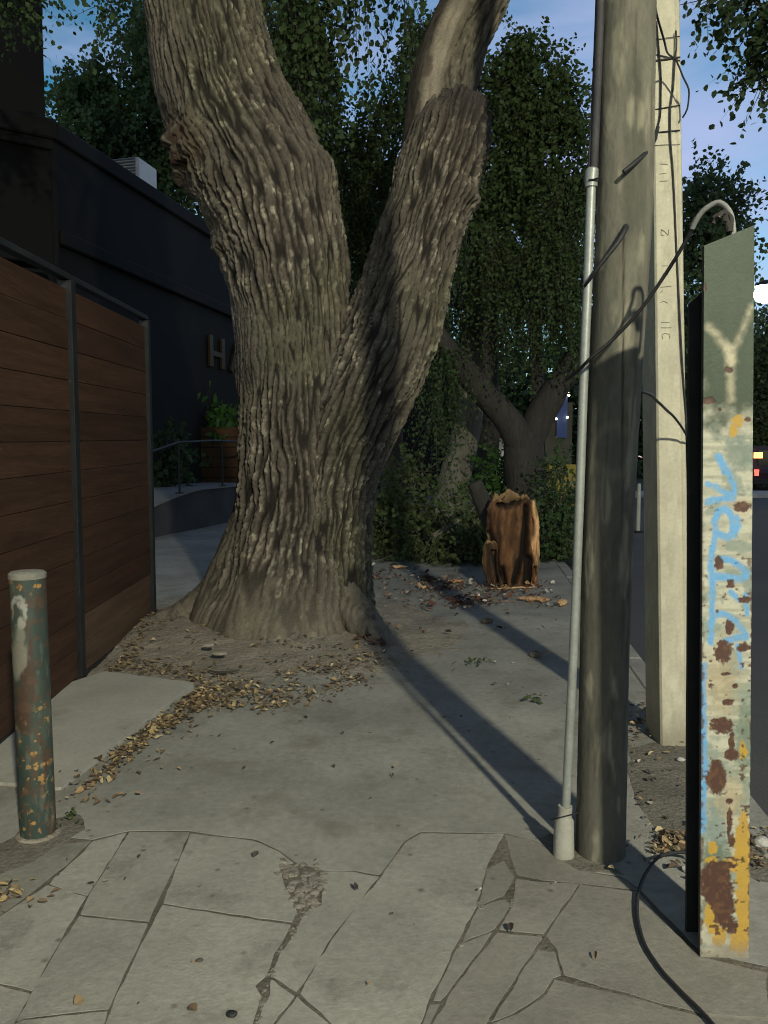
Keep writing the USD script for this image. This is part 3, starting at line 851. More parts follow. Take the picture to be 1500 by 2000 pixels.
def bark_colour(d, crest_c=(0.205, 0.180, 0.135), mid_c=(0.083, 0.071, 0.053), furrow_c=(0.016, 0.013, 0.010), seed=0):
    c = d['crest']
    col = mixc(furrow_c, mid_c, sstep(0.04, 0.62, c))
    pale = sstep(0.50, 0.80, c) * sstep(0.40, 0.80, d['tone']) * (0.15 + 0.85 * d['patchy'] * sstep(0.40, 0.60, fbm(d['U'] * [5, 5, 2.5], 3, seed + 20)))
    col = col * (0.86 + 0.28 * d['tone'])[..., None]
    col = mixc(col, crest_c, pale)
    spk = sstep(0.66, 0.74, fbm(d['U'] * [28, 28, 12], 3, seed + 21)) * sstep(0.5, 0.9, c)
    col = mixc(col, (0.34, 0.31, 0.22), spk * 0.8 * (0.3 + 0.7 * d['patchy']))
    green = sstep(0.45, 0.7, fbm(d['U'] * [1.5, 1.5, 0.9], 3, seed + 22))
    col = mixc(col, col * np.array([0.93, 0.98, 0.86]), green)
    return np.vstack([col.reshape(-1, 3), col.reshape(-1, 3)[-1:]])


TY = 6.7
big = thing('big_tree', (TRUNK_C[0], TRUNK_C[1], 0), 'huge old forked tree with deeply furrowed bark in the middle of the pavement', 'tree')
rowsA = [(556, 1420, 262), (556, 1330, 232), (556, 1265, 204), (553, 1210, 180), (558, 1160, 158), (566, 1100, 139), (572, 1040, 126), (576, 960, 113), (576, 880, 106),
         (574, 800, 103), (572, 720, 103), (570, 640, 104), (565, 570, 106), (553, 490, 111), (533, 415, 118), (500, 335, 122), (462, 260, 118),
         (430, 180, 112), (408, 100, 107), (392, 0, 101), (378, -140, 97), (368, -300, 90), (372, -520, 80), (390, -800, 62)]
dA = bark_tube(rowsA, TY, 0.0095, 31)
# root flare and a few buttresses near the ground
z = dA['sp'][:, 2]
fl = sstep(1.0, 0.0, z)
dA['disp'] += (fl[:, None] * (0.10 * np.maximum(0, np.cos(dA['TH'] * 3 + 0.8)) + 0.05 * np.cos(dA['TH'] * 7 + 2.0)))
dA['disp'] *= (1 - 0.55 * sstep(0.55, 0.05, z))[:, None] + 0
# broken, knotty flank on the left of the left limb
px_, py_ = PIX(dA['sp'][:, :3])
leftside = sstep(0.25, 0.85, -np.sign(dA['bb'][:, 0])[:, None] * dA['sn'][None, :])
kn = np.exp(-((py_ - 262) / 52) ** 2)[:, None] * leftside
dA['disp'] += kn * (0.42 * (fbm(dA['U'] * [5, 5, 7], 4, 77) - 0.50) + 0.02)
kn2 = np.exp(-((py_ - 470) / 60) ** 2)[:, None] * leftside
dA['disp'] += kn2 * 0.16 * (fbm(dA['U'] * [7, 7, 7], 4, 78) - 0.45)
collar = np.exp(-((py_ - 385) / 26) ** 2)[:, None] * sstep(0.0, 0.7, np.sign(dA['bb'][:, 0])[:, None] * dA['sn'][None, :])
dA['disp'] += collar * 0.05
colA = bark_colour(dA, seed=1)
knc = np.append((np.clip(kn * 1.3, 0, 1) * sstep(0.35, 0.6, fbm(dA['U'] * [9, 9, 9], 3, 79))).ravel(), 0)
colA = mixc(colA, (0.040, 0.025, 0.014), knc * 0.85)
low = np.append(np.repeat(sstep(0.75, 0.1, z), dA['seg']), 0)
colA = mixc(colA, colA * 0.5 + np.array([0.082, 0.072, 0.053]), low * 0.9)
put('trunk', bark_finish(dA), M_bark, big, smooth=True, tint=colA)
for k_, (pts_, rr_) in enumerate([([(-0.50, 6.55, 0.62), (-0.24, 6.28, 0.20), (-0.02, 6.02, 0.02), (0.16, 5.82, -0.07)], (0.16, 0.15, 0.11, 0.06)),
                                 ([(-1.20, 6.62, 0.62), (-1.55, 6.62, 0.22), (-1.92, 6.62, 0.03), (-2.25, 6.62, -0.08)], (0.18, 0.16, 0.12, 0.06)),
                                 ([(-0.80, 6.45, 0.30), (-0.74, 6.14, 0.07), (-0.66, 5.86, -0.02), (-0.60, 5.62, -0.08)], (0.14, 0.12, 0.09, 0.05))]):
    sp_, _ = spline(np.column_stack([np.array(pts_), rr_]), 70)
    v_, f_ = tube(sp_[:, :3], sp_[:, 3], 48)
    c_ = np.vstack([np.repeat(sp_[:, :3], 48, 0), sp_[[0, -1], :3]])
    d_ = 0.40 * (fbm(v_ * [9, 9, 5], 4, 60 + k_) - 0.5) + 0.22 * (fbm(v_ * [40, 40, 16], 3, 61 + k_) - 0.5)
    v_ = c_ + (v_ - c_) * (1 + d_)[:, None]
    t_ = mixc((0.095, 0.083, 0.060), (0.165, 0.147, 0.112), sstep(0.40, 0.03, v_[:, 2]) * 0.9)
    t_ = mixc(t_, t_ * 0.5, sstep(0.58, 0.7, fbm(v_ * [30, 30, 9], 3, 71 + k_)))
    put('root', (v_, f_), M_bark, big, smooth=True, tint=t_)
rowsB = [(640, 1330, 120), (632, 1240, 100), (632, 1150, 84), (634, 1060, 80), (644, 970, 80), (664, 890, 84), (694, 810, 88), (728, 735, 90), (757, 670, 86), (778, 610, 80), (797, 540, 73),
         (818, 460, 69), (841, 390, 71), (864, 310, 74), (885, 245, 72), (902, 192, 62)]
dB = bark_tube(rowsB, TY - 0.12, 0.0085, 57)
jag = sstep(0.93, 1.0, dB['S'] / dB['S'].max())
dB['disp'] += jag * (0.35 * (fbm(dB['U'] * [6, 6, 3], 3, 91) - 0.55)) - 0.05 * jag
rightside = sstep(0.3, 0.9, np.sign(dB['bb'][:, 0])[:, None] * dB['sn'][None, :])
pyB = PIX(dB['sp'][:, :3])[1]
dB['disp'] += np.exp(-((pyB - 372) / 14) ** 2)[:, None] * rightside * 0.05
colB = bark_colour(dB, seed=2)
colB = mixc(colB, (0.034, 0.028, 0.024), np.append((sstep(0.86, 1.0, dB['S'] / dB['S'].max()) * sstep(0.3, 0.55, fbm(dB['U'] * [7, 7, 4], 3, 92))).ravel(), 0) * 0.85)
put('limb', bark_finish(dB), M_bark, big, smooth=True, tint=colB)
rowsC = [(838, 400, 52), (846, 300, 60), (857, 210, 62), (876, 120, 58), (908, 40, 54), (942, -30, 50), (985, -120, 44), (1050, -260, 38), (1130, -480, 30)]
dC = bark_tube(rowsC, TY + 0.05, 0.010, 83, relief=0.9)
dC['disp'] = dC['disp'] * 0.7
pxC, pyC = PIX(dC['sp'][:, :3])
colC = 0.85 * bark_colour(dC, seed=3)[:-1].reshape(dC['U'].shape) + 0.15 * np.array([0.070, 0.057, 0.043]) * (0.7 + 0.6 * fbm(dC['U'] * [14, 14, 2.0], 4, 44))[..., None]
facing = dC['cs'][None, :] * np.sign(-dC['nn'][:, 1])[:, None]
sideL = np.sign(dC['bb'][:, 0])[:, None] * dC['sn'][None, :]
torn = sstep(0.42, 0.12, np.abs(sideL + 0.30 + 0.12 * (fbm(dC['U'] * [1, 1, 3], 3, 12) - 0.5))) * (facing > 0) * (sstep(260, 215, pyC) * sstep(0, 60, pyC))[:, None]
colC = mixc(colC, (0.215, 0.185, 0.135), torn * 0.9)
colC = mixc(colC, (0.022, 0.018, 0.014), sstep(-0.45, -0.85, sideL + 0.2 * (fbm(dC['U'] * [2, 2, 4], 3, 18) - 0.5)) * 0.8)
dC['disp'] -= 0.03 * torn
colC = mixc(colC, (0.045, 0.035, 0.026), sstep(0.62, 0.72, fbm(dC['U'] * [8, 8, 3], 4, 15)) * 0.7)
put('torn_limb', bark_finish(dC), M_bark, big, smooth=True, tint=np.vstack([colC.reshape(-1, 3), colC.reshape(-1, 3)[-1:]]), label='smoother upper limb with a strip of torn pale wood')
c = P(946, 304, TY - 0.1)
put('broken_twig', tube([c + [-0.05, 0.03, 0.03], c, c + [0.03, -0.02, -0.025]], [0.022, 0.018, 0.014], 7), M_rot, big, tint=(0.45, 0.24, 0.09))
def world_limb(root, pts, radii, mat, name='limb', seed=0):
    sp_, _ = spline(np.column_stack([np.array(pts, float), radii]), 26)
    put(name, tube(sp_[:, :3], sp_[:, 3], 14), mat, root, smooth=50)
topA, topB = dA['sp'][-1, :3], dC['sp'][-1, :3]
world_limb(big, [topA - [0, 0, 0.4], topA + [-0.6, -1.6, 1.0], topA + [-2.6, -4.6, 1.8], topA + [-4.0, -7.5, 2.4]], [0.25, 0.2, 0.13, 0.05], M_barkfar)
world_limb(big, [topA - [0, 0, 0.4], topA + [0.4, 0.6, 1.4], topA + [0.8, 0.4, 2.8], topA + [0.9, -1.0, 4.2]], [0.25, 0.2, 0.13, 0.05], M_barkfar)
world_limb(big, [topB - [0, 0, 0.3], topB + [0.8, -1.2, 0.9], topB + [2.4, -4.0, 1.8], topB + [3.4, -6.6, 2.2]], [0.17, 0.15, 0.1, 0.04], M_barkfar)
world_limb(big, [topB - [0, 0, 0.3], topB + [1.2, 0.4, 1.2], topB + [3.4, 0.2, 2.4]], [0.17, 0.12, 0.04], M_barkfar)
oc, orr, on = [], [], []
orng = np.random.default_rng(88)
for k in range(150):  # unseen crown overhead, spread wide to hold sky light off the ground
    cx_, cy_ = orng.uniform(-12, 11), orng.uniform(-7.0, 14.0)
    if cx_ < -2.0 and cy_ > 5.5:
        continue
    zb_ = max(10.2 + max(0, 0.5 - cy_) * 0.53, 3.4 + cy_ * 0.60)
    oc.append((cx_, cy_, zb_ + orng.uniform(0.2, 1.6))); orr.append((1.9, 1.8, 0.8)); on.append(190)
lv_, tw_ = shoots(oc, orr, on, 8, leaf=0.24, per=8, step=0.12, droop=0.5, gap=0.31, gscale=0.6, round_=False)
put('crown', lv_, M_leafB, big, kind='stuff')
put('twigs', tw_, M_barkfar, big, kind='stuff')

# ------------------------------------------------------------------ utility poles, conduit, cables
pole_y = 2.82
lp = thing('utility_pole', tuple(P(1173, 1692, pole_y)[:2]) + (0,), 'round weathered grey green pole with a metal conduit strapped to its left', 'pole')
rows = [(1172, 1760, 49.5), (1172, 1692, 49.0), (1174, 1600, 48.5), (1177, 1450, 48), (1180, 1300, 47.5), (1192, 930, 48.5), (1204, 700, 49.5), (1221, 350, 51.5), (1226, 0, 51.5), (1233, -400, 51.5), (1250, -1200, 52)]
aP = np.array([np.append(P(q_[0], q_[1], pole_y), q_[2] / F * pole_y * (1 - 0.0)) for q_ in rows])
aP[0, 2] = min(aP[0, 2], -0.08)
sp, L = spline(aP, 900)
seg = 96
v, f = tube(sp[:, :3], sp[:, 3], seg)
m = 900 * seg
th = np.tile(np.linspace(0, 2 * np.pi, seg, endpoint=False), 900)
zz = v[:m, 2]
U = np.column_stack([np.cos(th) * 0.1, np.sin(th) * 0.1, zz])
ctr = np.repeat(sp[:, :3], seg, 0)
rel = 0.0025 * (fbm(U * [40, 40, 3], 3, 4) - 0.5) + 0.002 * (fbm(U * [90, 90, 30], 2, 5) - 0.5)
v[:m] += (v[:m] - ctr) / np.linalg.norm(v[:m] - ctr, axis=1, keepdims=True) * rel[:, None]
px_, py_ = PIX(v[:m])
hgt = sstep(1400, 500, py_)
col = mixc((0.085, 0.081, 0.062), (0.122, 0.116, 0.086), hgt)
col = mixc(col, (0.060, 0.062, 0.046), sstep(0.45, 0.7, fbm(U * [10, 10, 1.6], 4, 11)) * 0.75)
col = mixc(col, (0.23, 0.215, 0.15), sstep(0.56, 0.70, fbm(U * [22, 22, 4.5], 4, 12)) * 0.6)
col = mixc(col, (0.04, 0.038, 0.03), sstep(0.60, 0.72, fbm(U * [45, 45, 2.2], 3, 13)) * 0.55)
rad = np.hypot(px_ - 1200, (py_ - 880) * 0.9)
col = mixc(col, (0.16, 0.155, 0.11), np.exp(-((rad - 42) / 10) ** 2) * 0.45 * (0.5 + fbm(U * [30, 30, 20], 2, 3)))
cx = np.interp(py_, [445, 700, 1000], [1218, 1217, 1214])
col = mixc(col, (0.02, 0.015, 0.01), np.exp(-((px_ - cx) / 2.2) ** 2) * sstep(440, 460, py_) * sstep(1000, 800, py_) * 0.9)
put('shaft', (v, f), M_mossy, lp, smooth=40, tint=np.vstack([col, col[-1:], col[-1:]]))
rod = [P(1222, 443, pole_y - 0.085), P(1219, 452, pole_y - 0.125), P(1206, 474, pole_y - 0.135), P(1176, 512, pole_y - 0.125), P(1156, 540, pole_y - 0.10), P(1142, 559, pole_y - 0.06)]
put('iron_spike', tube(spline(np.array(rod), 30)[0], np.linspace(0.011, 0.0055, 30), 8), M_cable, lp, smooth=60)

cd = thing('conduit', tuple(P(1102, 1650, pole_y - 0.02)[:2]) + (0,), 'slim grey galvanised pipe running up the left side of the round pole', 'pipe')
cy = pole_y - 0.03
pts = [P(1104, 1600, cy), P(1110, 1480, cy), P(1123, 1200, cy), P(1131, 1000, cy), P(1140, 740, cy), P(1148, 550, cy), P(1155, 355, cy)]
sp2, _ = spline(np.array(pts), 60)
put('pipe', tube(sp2, 0.0165, 16), M_pipe, cd, smooth=40)
put('coupling', cat_mesh([tube([P(1154.5, 366, cy), P(1155, 352, cy), P(1156, 332, cy)], [0.022, 0.0235, 0.0235], 16), tube([P(1156, 333, cy), P(1156.2, 329, cy)], [0.0235, 0.018], 16)]), M_pipe, cd, smooth=40)
put('riser_channel', cat_mesh([tube([P(1160, 334, cy), P(1166, 190, cy), P(1172, 40, cy), P(1182, -400, cy)], 0.014, 10), tube([P(1151, 336, cy + 0.01), P(1159, 190, cy + 0.01), P(1166, 20, cy + 0.01), P(1174, -400, cy + 0.01)], 0.007, 8)]), M_channel, cd, smooth=40)
put('strap', tube([P(1150, 352, cy - 0.02), P(1160, 351, cy - 0.025), P(1172, 347, cy - 0.03)], 0.004, 6), M_steel, cd)
b0 = P(1101, 1655, cy)
b0[2] = -0.02
put('sleeve', cat_mesh([tube([b0, P(1101, 1640, cy), P(1102, 1602, cy), P(1103, 1592, cy)], [0.040, 0.038, 0.036, 0.024], 18), tube([P(1103, 1594, cy), P(1104, 1574, cy)], 0.0265, 16)]), M_pvc, cd, smooth=40)
put('wire_tie', tube([P(1076, 1601, cy - 0.0), P(1092, 1597, cy - 0.045), P(1112, 1592, cy - 0.05), P(1128, 1588, cy - 0.03)], 0.0025, 6), M_cable, cd)

# the square concrete pole behind it
q = [G(1291, 1457), G(1350, 1461), G(1262, 1442)]
cpz = 8.0
cp = thing('concrete_pole', tuple(q[0][:2]) + (0,), 'pale square concrete pole bound with thin wires, standing behind the round pole', 'pole')
fl0, fr0 = q[0][:2], np.array([P(1350, 1457, q[0][1])[0], q[0][1]])
wv = fr0 - fl0
bl0 = fl0 + np.array([-wv[1], wv[0]]) * 1.5
# top width and lean from the photograph's edges at the top of the frame
Yf = fl0[1]
ftl, ftr = P(1277, 300, Yf), P(1333, 300, Yf + wv[1])
z3 = ftl[2]
nz, nu = 420, 18
def cp_pt(u, z, dep):
    t = z / z3
    a = fl0 * (1 - t) + ftl[:2] * t
    b = fr0 * (1 - t) + ftr[:2] * t
    e = b - a
    n_ = np.stack([-e[..., 1], e[..., 0]], -1) if e.ndim > 1 else np.array([-e[1], e[0]])
    return a + e * u + n_ * dep
zs = np.concatenate([[-0.06], np.linspace(0, cpz, nz - 1)])
# outline of the section: front face with chamfered edges, then sides and back
outline = []
for u in np.linspace(0.06, 0.94, 22): outline.append((u, 0.0, 'f'))
outline += [(1.0, 0.07, 'c')]
for dd in np.linspace(0.10, 1.45, 14): outline.append((1.0, dd, 's'))
outline += [(0.94, 1.5, 'b'), (0.06, 1.5, 'b')]
for dd in np.linspace(1.45, 0.10, 18): outline.append((0.0, dd, 's'))
outline += [(0.0, 0.07, 'c')]
no = len(outline)
V = np.zeros((nz, no, 3))
for k, zv in enumerate(zs):
    for j, (u, dep, _) in enumerate(outline):
        V[k, j, :2] = cp_pt(u, zv, dep)
        V[k, j, 2] = zv
V = V.reshape(-1, 3)
i, j = np.meshgrid(np.arange(nz - 1), np.arange(no), indexing='ij')
j2 = (j + 1) % no
qd = np.stack([i * no + j, i * no + j2, (i + 1) * no + j2, (i + 1) * no + j], -1).reshape(-1, 4)
fc = np.vstack([qd[:, [0, 1, 2]], qd[:, [0, 2, 3]]])
# stamped marks on the front face
uu = np.tile(np.array([o[0] for o in outline]), nz)
isf = np.tile(np.array([o[2] == 'f' for o in outline]), nz)
px_, py_ = PIX(V)
col = np.broadcast_to(np.array([0.40, 0.375, 0.275]), V.shape) * (0.9 + 0.2 * fbm(V * [18, 18, 3.0], 4, 3))[:, None]
col = mixc(col, (0.30, 0.285, 0.21), sstep(0.52, 0.7, fbm(V * [26, 26, 6], 4, 6)) * 0.45)
col = mixc(col, (0.50, 0.475, 0.36), sstep(0.6, 0.72, fbm(V * [34, 34, 8], 3, 7)) * 0.4)
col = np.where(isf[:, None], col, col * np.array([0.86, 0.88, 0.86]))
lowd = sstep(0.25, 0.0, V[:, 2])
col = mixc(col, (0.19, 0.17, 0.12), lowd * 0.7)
# front face displaced inward a little for long groove near its right edge
groove = isf * np.exp(-((uu - 0.80) / 0.05) ** 2)
V[:, 1] += groove * 0.006
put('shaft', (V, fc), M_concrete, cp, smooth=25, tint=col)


def cp_face(px, py, out=0.004):
    """point on the pole's front plane seen at this pixel"""
    d = ray(px, py)
    o = np.array([0, 0, CAM_H])
    n3 = np.array([wv[1], -wv[0], 0]) / np.linalg.norm(wv)
    t = ((np.append(fl0, 0) - o) @ n3 + out) / (d @ n3)
    return o + d * t


marks = []
def mark(a, b, w=0.003):
    marks.append(tube([cp_face(*a, out=0.001), cp_face((a[0] + b[0]) / 2, (a[1] + b[1]) / 2, out=0.002), cp_face(*b, out=0.001)], w / 2, 5))
# characters pressed into the concrete, lying on their side: 2 0 0 1 ...
for a, b in [((1292, 448), (1291, 459)), ((1291, 459), (1296, 460)), ((1291, 448), (1298, 452)), ((1298, 452), (1305, 460)), ((1305, 460), (1306, 448)),
             ((1293, 519), (1304, 519)), ((1294, 535), (1305, 537)), ((1289, 561), (1311, 559)), ((1290, 572), (1294, 567)), ((1290, 591), (1296, 588)), ((1296, 588), (1304, 592)),
             ((1291, 630), (1308, 630)), ((1291, 640), (1311, 640)), ((1293, 654), (1298, 651)), ((1298, 651), (1308, 653)), ((1293, 655), (1294, 662)), ((1308, 655), (1308, 662)),
             ((1289, 320), (1304, 321)), ((1288, 340), (1302, 338)), ((1288, 354), (1305, 353))]:
    mark(a, b)
put('stamped_mark', cat_mesh(marks), M_mark, cp, label='characters and lines pressed into the face', kind='stuff')
# hoops and upright wires
def wire(pts, w, name='wire', mat=M_cable, root=None, n=30, seg=6, out=None):
    sp_, _ = spline(np.array(pts), n)
    return put(name, tube(sp_, w, seg), mat, root, smooth=60)
for (yl, yr, r_) in [(78, 70, .0018), (104, 118, .0026), (119, 111, .0042), (214, 205, .0026), (259, 254, .0030), (284, 281, .0012)]:
    a, b = cp_face(1275, yl, 0.006), cp_face(1326, yr, 0.006)
    mid = cp_face(1303, (yl + yr) / 2, 0.007)
    back = np.append(wv[1] * -1.0, 0)
    bk = np.array([-wv[1], wv[0], 0]) * 1.5
    wire([a + bk * 0.6, a + bk * 0.04 + [-0.005, 0, 0], mid, b + bk * 0.02 + [0.006, 0, 0], b + bk * 0.6], r_, 'wire_hoop', M_cable, cp)
wire([cp_face(1282, 42, .012), cp_face(1287, 100, .012), cp_face(1291, 160, .012), cp_face(1290, 220, .012), cp_face(1284, 250, .012)], .0045, 'upright_wire', M_cable, cp)
wire([cp_face(1320, 60, .012), cp_face(1321, 90, .014), cp_face(1318, 120, .014), cp_face(1315, 170, .012), cp_face(1309, 215, .012), cp_face(1309, 260, .012), cp_face(1314, 330, .008), cp_face(1322, 500, .006), cp_face(1332, 700, .006), cp_face(1345, 900, .006), cp_face(1350, 1120, .02)], .0045, 'upright_wire', M_cable, cp, n=60)

# free cables between the poles and the post
hc = wire([P(1277, -40, 3.1), P(1281, 20, 3.2), P(1296, 75, 3.4), P(1318, 115, 3.75), P(1334, 150, 3.78), P(1346, 182, 3.8), P(1343, 210, 3.82), P(1333, 230, 3.85)], .0045, 'hanging_cable', M_cable, '/World', n=50)
tag(stage.GetPrimAtPath(hc), 'thin dark cable looping out beside the concrete pole against the sky', 'cable')
hc = wire([P(1285, 248, 3.75), P(1281, 262, 3.2), P(1274, 281, 2.84), P(1262, 298, 2.745), P(1240, 318, 2.70), P(1218, 336, 2.695)], .0085, 'hanging_cable', M_cable, '/World', n=40)
tag(stage.GetPrimAtPath(hc), 'short dark cable end curving down across the round pole', 'cable')
hc = wire([P(1251, 764, 2.80), P(1264, 768, 2.85), P(1284, 784, 3.2), P(1310, 808, 3.6), P(1330, 832, 3.75), P(1346, 860, 3.85)], .006, 'hanging_cable', M_cable, '/World', n=40)
tag(stage.GetPrimAtPath(hc), 'black cable running from the round pole down to the concrete pole edge', 'cable')
hc = wire([P(1105, 742, 2.82), P(1126, 727, 2.74), P(1150, 703, 2.66), P(1200, 660, 2.62), P(1250, 606, 2.56), P(1300, 535, 2.50), P(1335, 478, 2.45), P(1352, 446, 2.42)], .0062, 'stay_cable', M_cable, '/World', n=50)  # same grey cable, its shadowed stretch coloured black
tag(stage.GetPrimAtPath(hc), 'stretch of the grey cable coloured dark as in shadow, slanting across both poles', 'cable')
hc = wire([P(1352, 446, 2.42), P(1362, 426, 2.40), P(1378, 408, 2.38), P(1400, 396, 2.36), P(1416, 402, 2.34), P(1428, 422, 2.31), P(1432, 450, 2.30), P(1430, 500, 2.29)], .0085, 'stay_cable', M_cablegrey, '/World', n=40)
tag(stage.GetPrimAtPath(hc), 'grey bent cable end hooked over the top of the painted post', 'cable')
stub = thing('wire_bundle', tuple(P(1424, 430, 2.31)), 'rusty tangle of wire stuffed in the top of the post', 'wire bundle')
r = np.random.default_rng(12)
for k in range(4):
    base = P(1428 + r.normal(0, 4), 452, 2.29)
    pts = [base, base + [r.normal(-.008, .008), 0.0, .035], base + [r.normal(-.02, .01), r.normal(0, .01), .055], base + [r.normal(-.045, .012), r.normal(0, .01), .03 + r.normal(0, .012)]]
    wire(pts, .006, 'strand', M_barkfar, stub, n=16)

gc = wire([np.append(G(px, py)[:2], h) for px, py, h in [(1352, 1688, .035), (1325, 1690, .05), (1292, 1697, .05), (1266, 1716, .035), (1250, 1742, .02), (1244, 1775, .014), (1247, 1812, .012), (1262, 1858, .012), (1288, 1898, .012), (1330, 1945, .012), (1372, 1988, .014), (1450, 2080, .014), (1560, 2200, .014)]], .0062, 'ground_cable', M_cable, '/World', n=110)
tag(stage.GetPrimAtPath(gc), 'thin black cable lying on the paving and curving to the painted post', 'cable')

# ------------------------------------------------------------------ the painted steel post
pY = 2.22
bl, br = G(1368, 1868), G(1463, 1871)
tl, tr = P(1375, 480, bl[1]), P(1473, 440, br[1])
pw = np.linalg.norm((br - bl)[:2])
post = thing('steel_post', (bl[0], bl[1], 0), 'thick cut off steel post with peeling green, white and yellow paint and blue graffiti', 'post')
nu, nv = 66, 860
u = np.linspace(0, 1, nu)
vgrid = np.zeros((nu, nv, 3))
for a in range(nu):
    bot = bl * (1 - u[a]) + br * u[a]
    top_ = tl * (1 - u[a]) + tr * u[a]
    bot = bot + [0, 0, -0.05]
    t = np.linspace(0, 1, nv)[:, None]
    vgrid[a] = bot * (1 - t) + top_ * t
px_, py_ = PIX(vgrid)
px0 = (px_ - np.interp(py_, [440, 1870], [1375, 1368]))  # px from left edge
K = np.stack([px_ / 20, py_ / 20, px_ * 0], -1)


def seg_dist(ax, ay, bx, by):
    dx, dy = bx - ax, by - ay
    t = np.clip(((px_ - ax) * dx + (py_ - ay) * dy) / (dx * dx + dy * dy + 1e-9), 0, 1)
    return np.hypot(px_ - ax - t * dx, py_ - ay - t * dy)


def stroke(pts, w, soft=2.0, wob=2.0, seed=0):
    d = np.full(px_.shape, 1e9)
    for (a, b) in zip(pts[:-1], pts[1:]):
        d = np.minimum(d, seg_dist(a[0], a[1], b[0], b[1]))
    d = d + (fbm(K * 2.0, 3, seed) - 0.5) * 2 * wob
    return sstep(w + soft, w - soft, d)


def blob(cx, cy, rx, ry, seed, ragged=0.5, soft=0.12):
    d = np.hypot((px_ - cx) / rx, (py_ - cy) / ry) + (fbm(K * [3.0, 3.0, 1], 4, seed) - 0.5) * 2 * ragged
    return sstep(1 + soft, 1 - soft, d)


green, white, yellow = (0.036, 0.052, 0.029), (0.37, 0.36, 0.27), (0.37, 0.225, 0.028)
blue, rust, teal = (0.10, 0.27, 0.46), (0.062, 0.030, 0.020), (0.16, 0.20, 0.16)
streak = fbm(np.stack([px_ / 60, py_ / 7, px_ * 0], -1), 4, 2)
cp_ = np.broadcast_to(np.array(green), vgrid.shape) * (0.82 + 0.36 * fbm(K * [1, 0.35, 1], 4, 9))[..., None]
whit = sstep(760, 860, py_ + (fbm(K * 0.7, 4, 3) - 0.5) * 160)
cp_ = mixc(cp_, white, whit * (0.72 + 0.28 * sstep(0.35, 0.6, streak)))
# teal bands showing through, on the right above and scattered below
tealm = sstep(0.52, 0.66, fbm(np.stack([px_ / 34, py_ / 26, px_ * 0], -1), 4, 21)) * sstep(780, 900, py_)
cp_ = mixc(cp_, teal, tealm * 0.7)
cp_ = mixc(cp_, (0.10, 0.14, 0.115), blob(1445, 885, 34, 30, 4, 0.5, 0.4) * 0.7)
cp_ = mixc(cp_, (0.11, 0.15, 0.105), blob(1452, 1450, 18, 70, 41, 0.6, 0.5) * 0.85)
cp_ = mixc(cp_, (0.14, 0.19, 0.17), blob(1398, 1620, 26, 60, 42, 0.7, 0.5) * 0.8)
cp_ = mixc(cp_, (0.10, 0.13, 0.09), blob(1390, 1740, 22, 60, 43, 0.6, 0.5) * 0.8)
cp_ = mixc(cp_, (0.09, 0.12, 0.08), blob(1400, 1675, 26, 30, 44, 0.6, 0.4) * 0.8)
# white spray Y
for w_, pts in ((7, [(1385, 640), (1402, 658), (1418, 680), (1426, 700), (1427, 780)]), (5, [(1427, 700), (1440, 668), (1455, 632), (1468, 600)]), (10, [(1424, 682), (1429, 705)])):
    cp_ = mixc(cp_, (0.40, 0.36, 0.24), stroke(pts, w_, 8, 3.5, 31) * 0.62 * (0.6 + 0.4 * sstep(0.3, 0.6, fbm(K * 2, 3, 32))))
# yellow
yl_ = np.maximum.reduce([np.maximum(blob(1440, 822, 10, 13, 51, 0.5), blob(1433, 842, 8, 13, 151, 0.5)), blob(1450, 1660, 17, 62, 52, 0.55), blob(1452, 1760, 16, 75, 53, 0.45), blob(1446, 1835, 22, 28, 54, 0.5),
                         blob(1388, 1790, 13, 34, 55, 0.45), blob(1391, 1655, 9, 14, 56, 0.4), blob(1388, 1680, 12, 8, 57, 0.5), blob(1404, 1825, 16, 20, 58, 0.6), blob(1450, 1465, 8, 18, 59, 0.6), blob(1430, 1690, 26, 14, 60, 0.7),
                         blob(1452, 1610, 8, 30, 61, 0.6)])
cp_ = mixc(cp_, np.array(yellow), yl_ * (0.85 + 0.15 * streak))
# blue graffiti strokes
B = np.zeros(px_.shape)
for w_, pts in ((6.5, [(1404, 893), (1410, 906), (1417, 919)]), (4, [(1424, 928), (1432, 945), (1434, 958), (1433, 975)]),
                (4, [(1381, 946), (1398, 950), (1412, 960), (1426, 966), (1434, 968)]), (4.5, [(1381, 980), (1400, 975), (1420, 973), (1434, 973)]),
                (5, [(1397, 1040), (1396, 1015), (1403, 998), (1414, 993), (1424, 1000), (1431, 1016), (1430, 1040), (1422, 1050), (1408, 1046), (1397, 1040)]), (4.5, [(1438, 1010), (1441, 1025), (1434, 1045), (1420, 1048)]),
                (4.5, [(1395, 1052), (1390, 1075), (1388, 1100), (1391, 1150), (1389, 1195)]), (5.5, [(1404, 1092), (1425, 1094), (1440, 1102), (1455, 1115), (1456, 1126), (1440, 1131), (1410, 1127), (1391, 1125)]),
                (3.5, [(1426, 1155), (1435, 1165), (1442, 1172)]), (4.5, [(1388, 1255), (1389, 1225), (1391, 1202), (1405, 1198), (1420, 1201), (1437, 1214), (1452, 1230), (1456, 1245), (1440, 1244), (1412, 1253)]),
                (3.5, [(1440, 1262), (1445, 1290), (1447, 1305)]), (5, [(1374, 1300), (1373, 1360), (1374, 1440), (1377, 1500), (1373, 1560), (1372, 1620)]), (3, [(1455, 1160), (1458, 1200)])):
    B = np.maximum(B, stroke(pts, w_ * 1.25 + 0.4, 3.0, 3.0, 71))
cp_ = mixc(cp_, np.array(blue), B * (0.72 + 0.26 * sstep(0.3, 0.6, streak)))
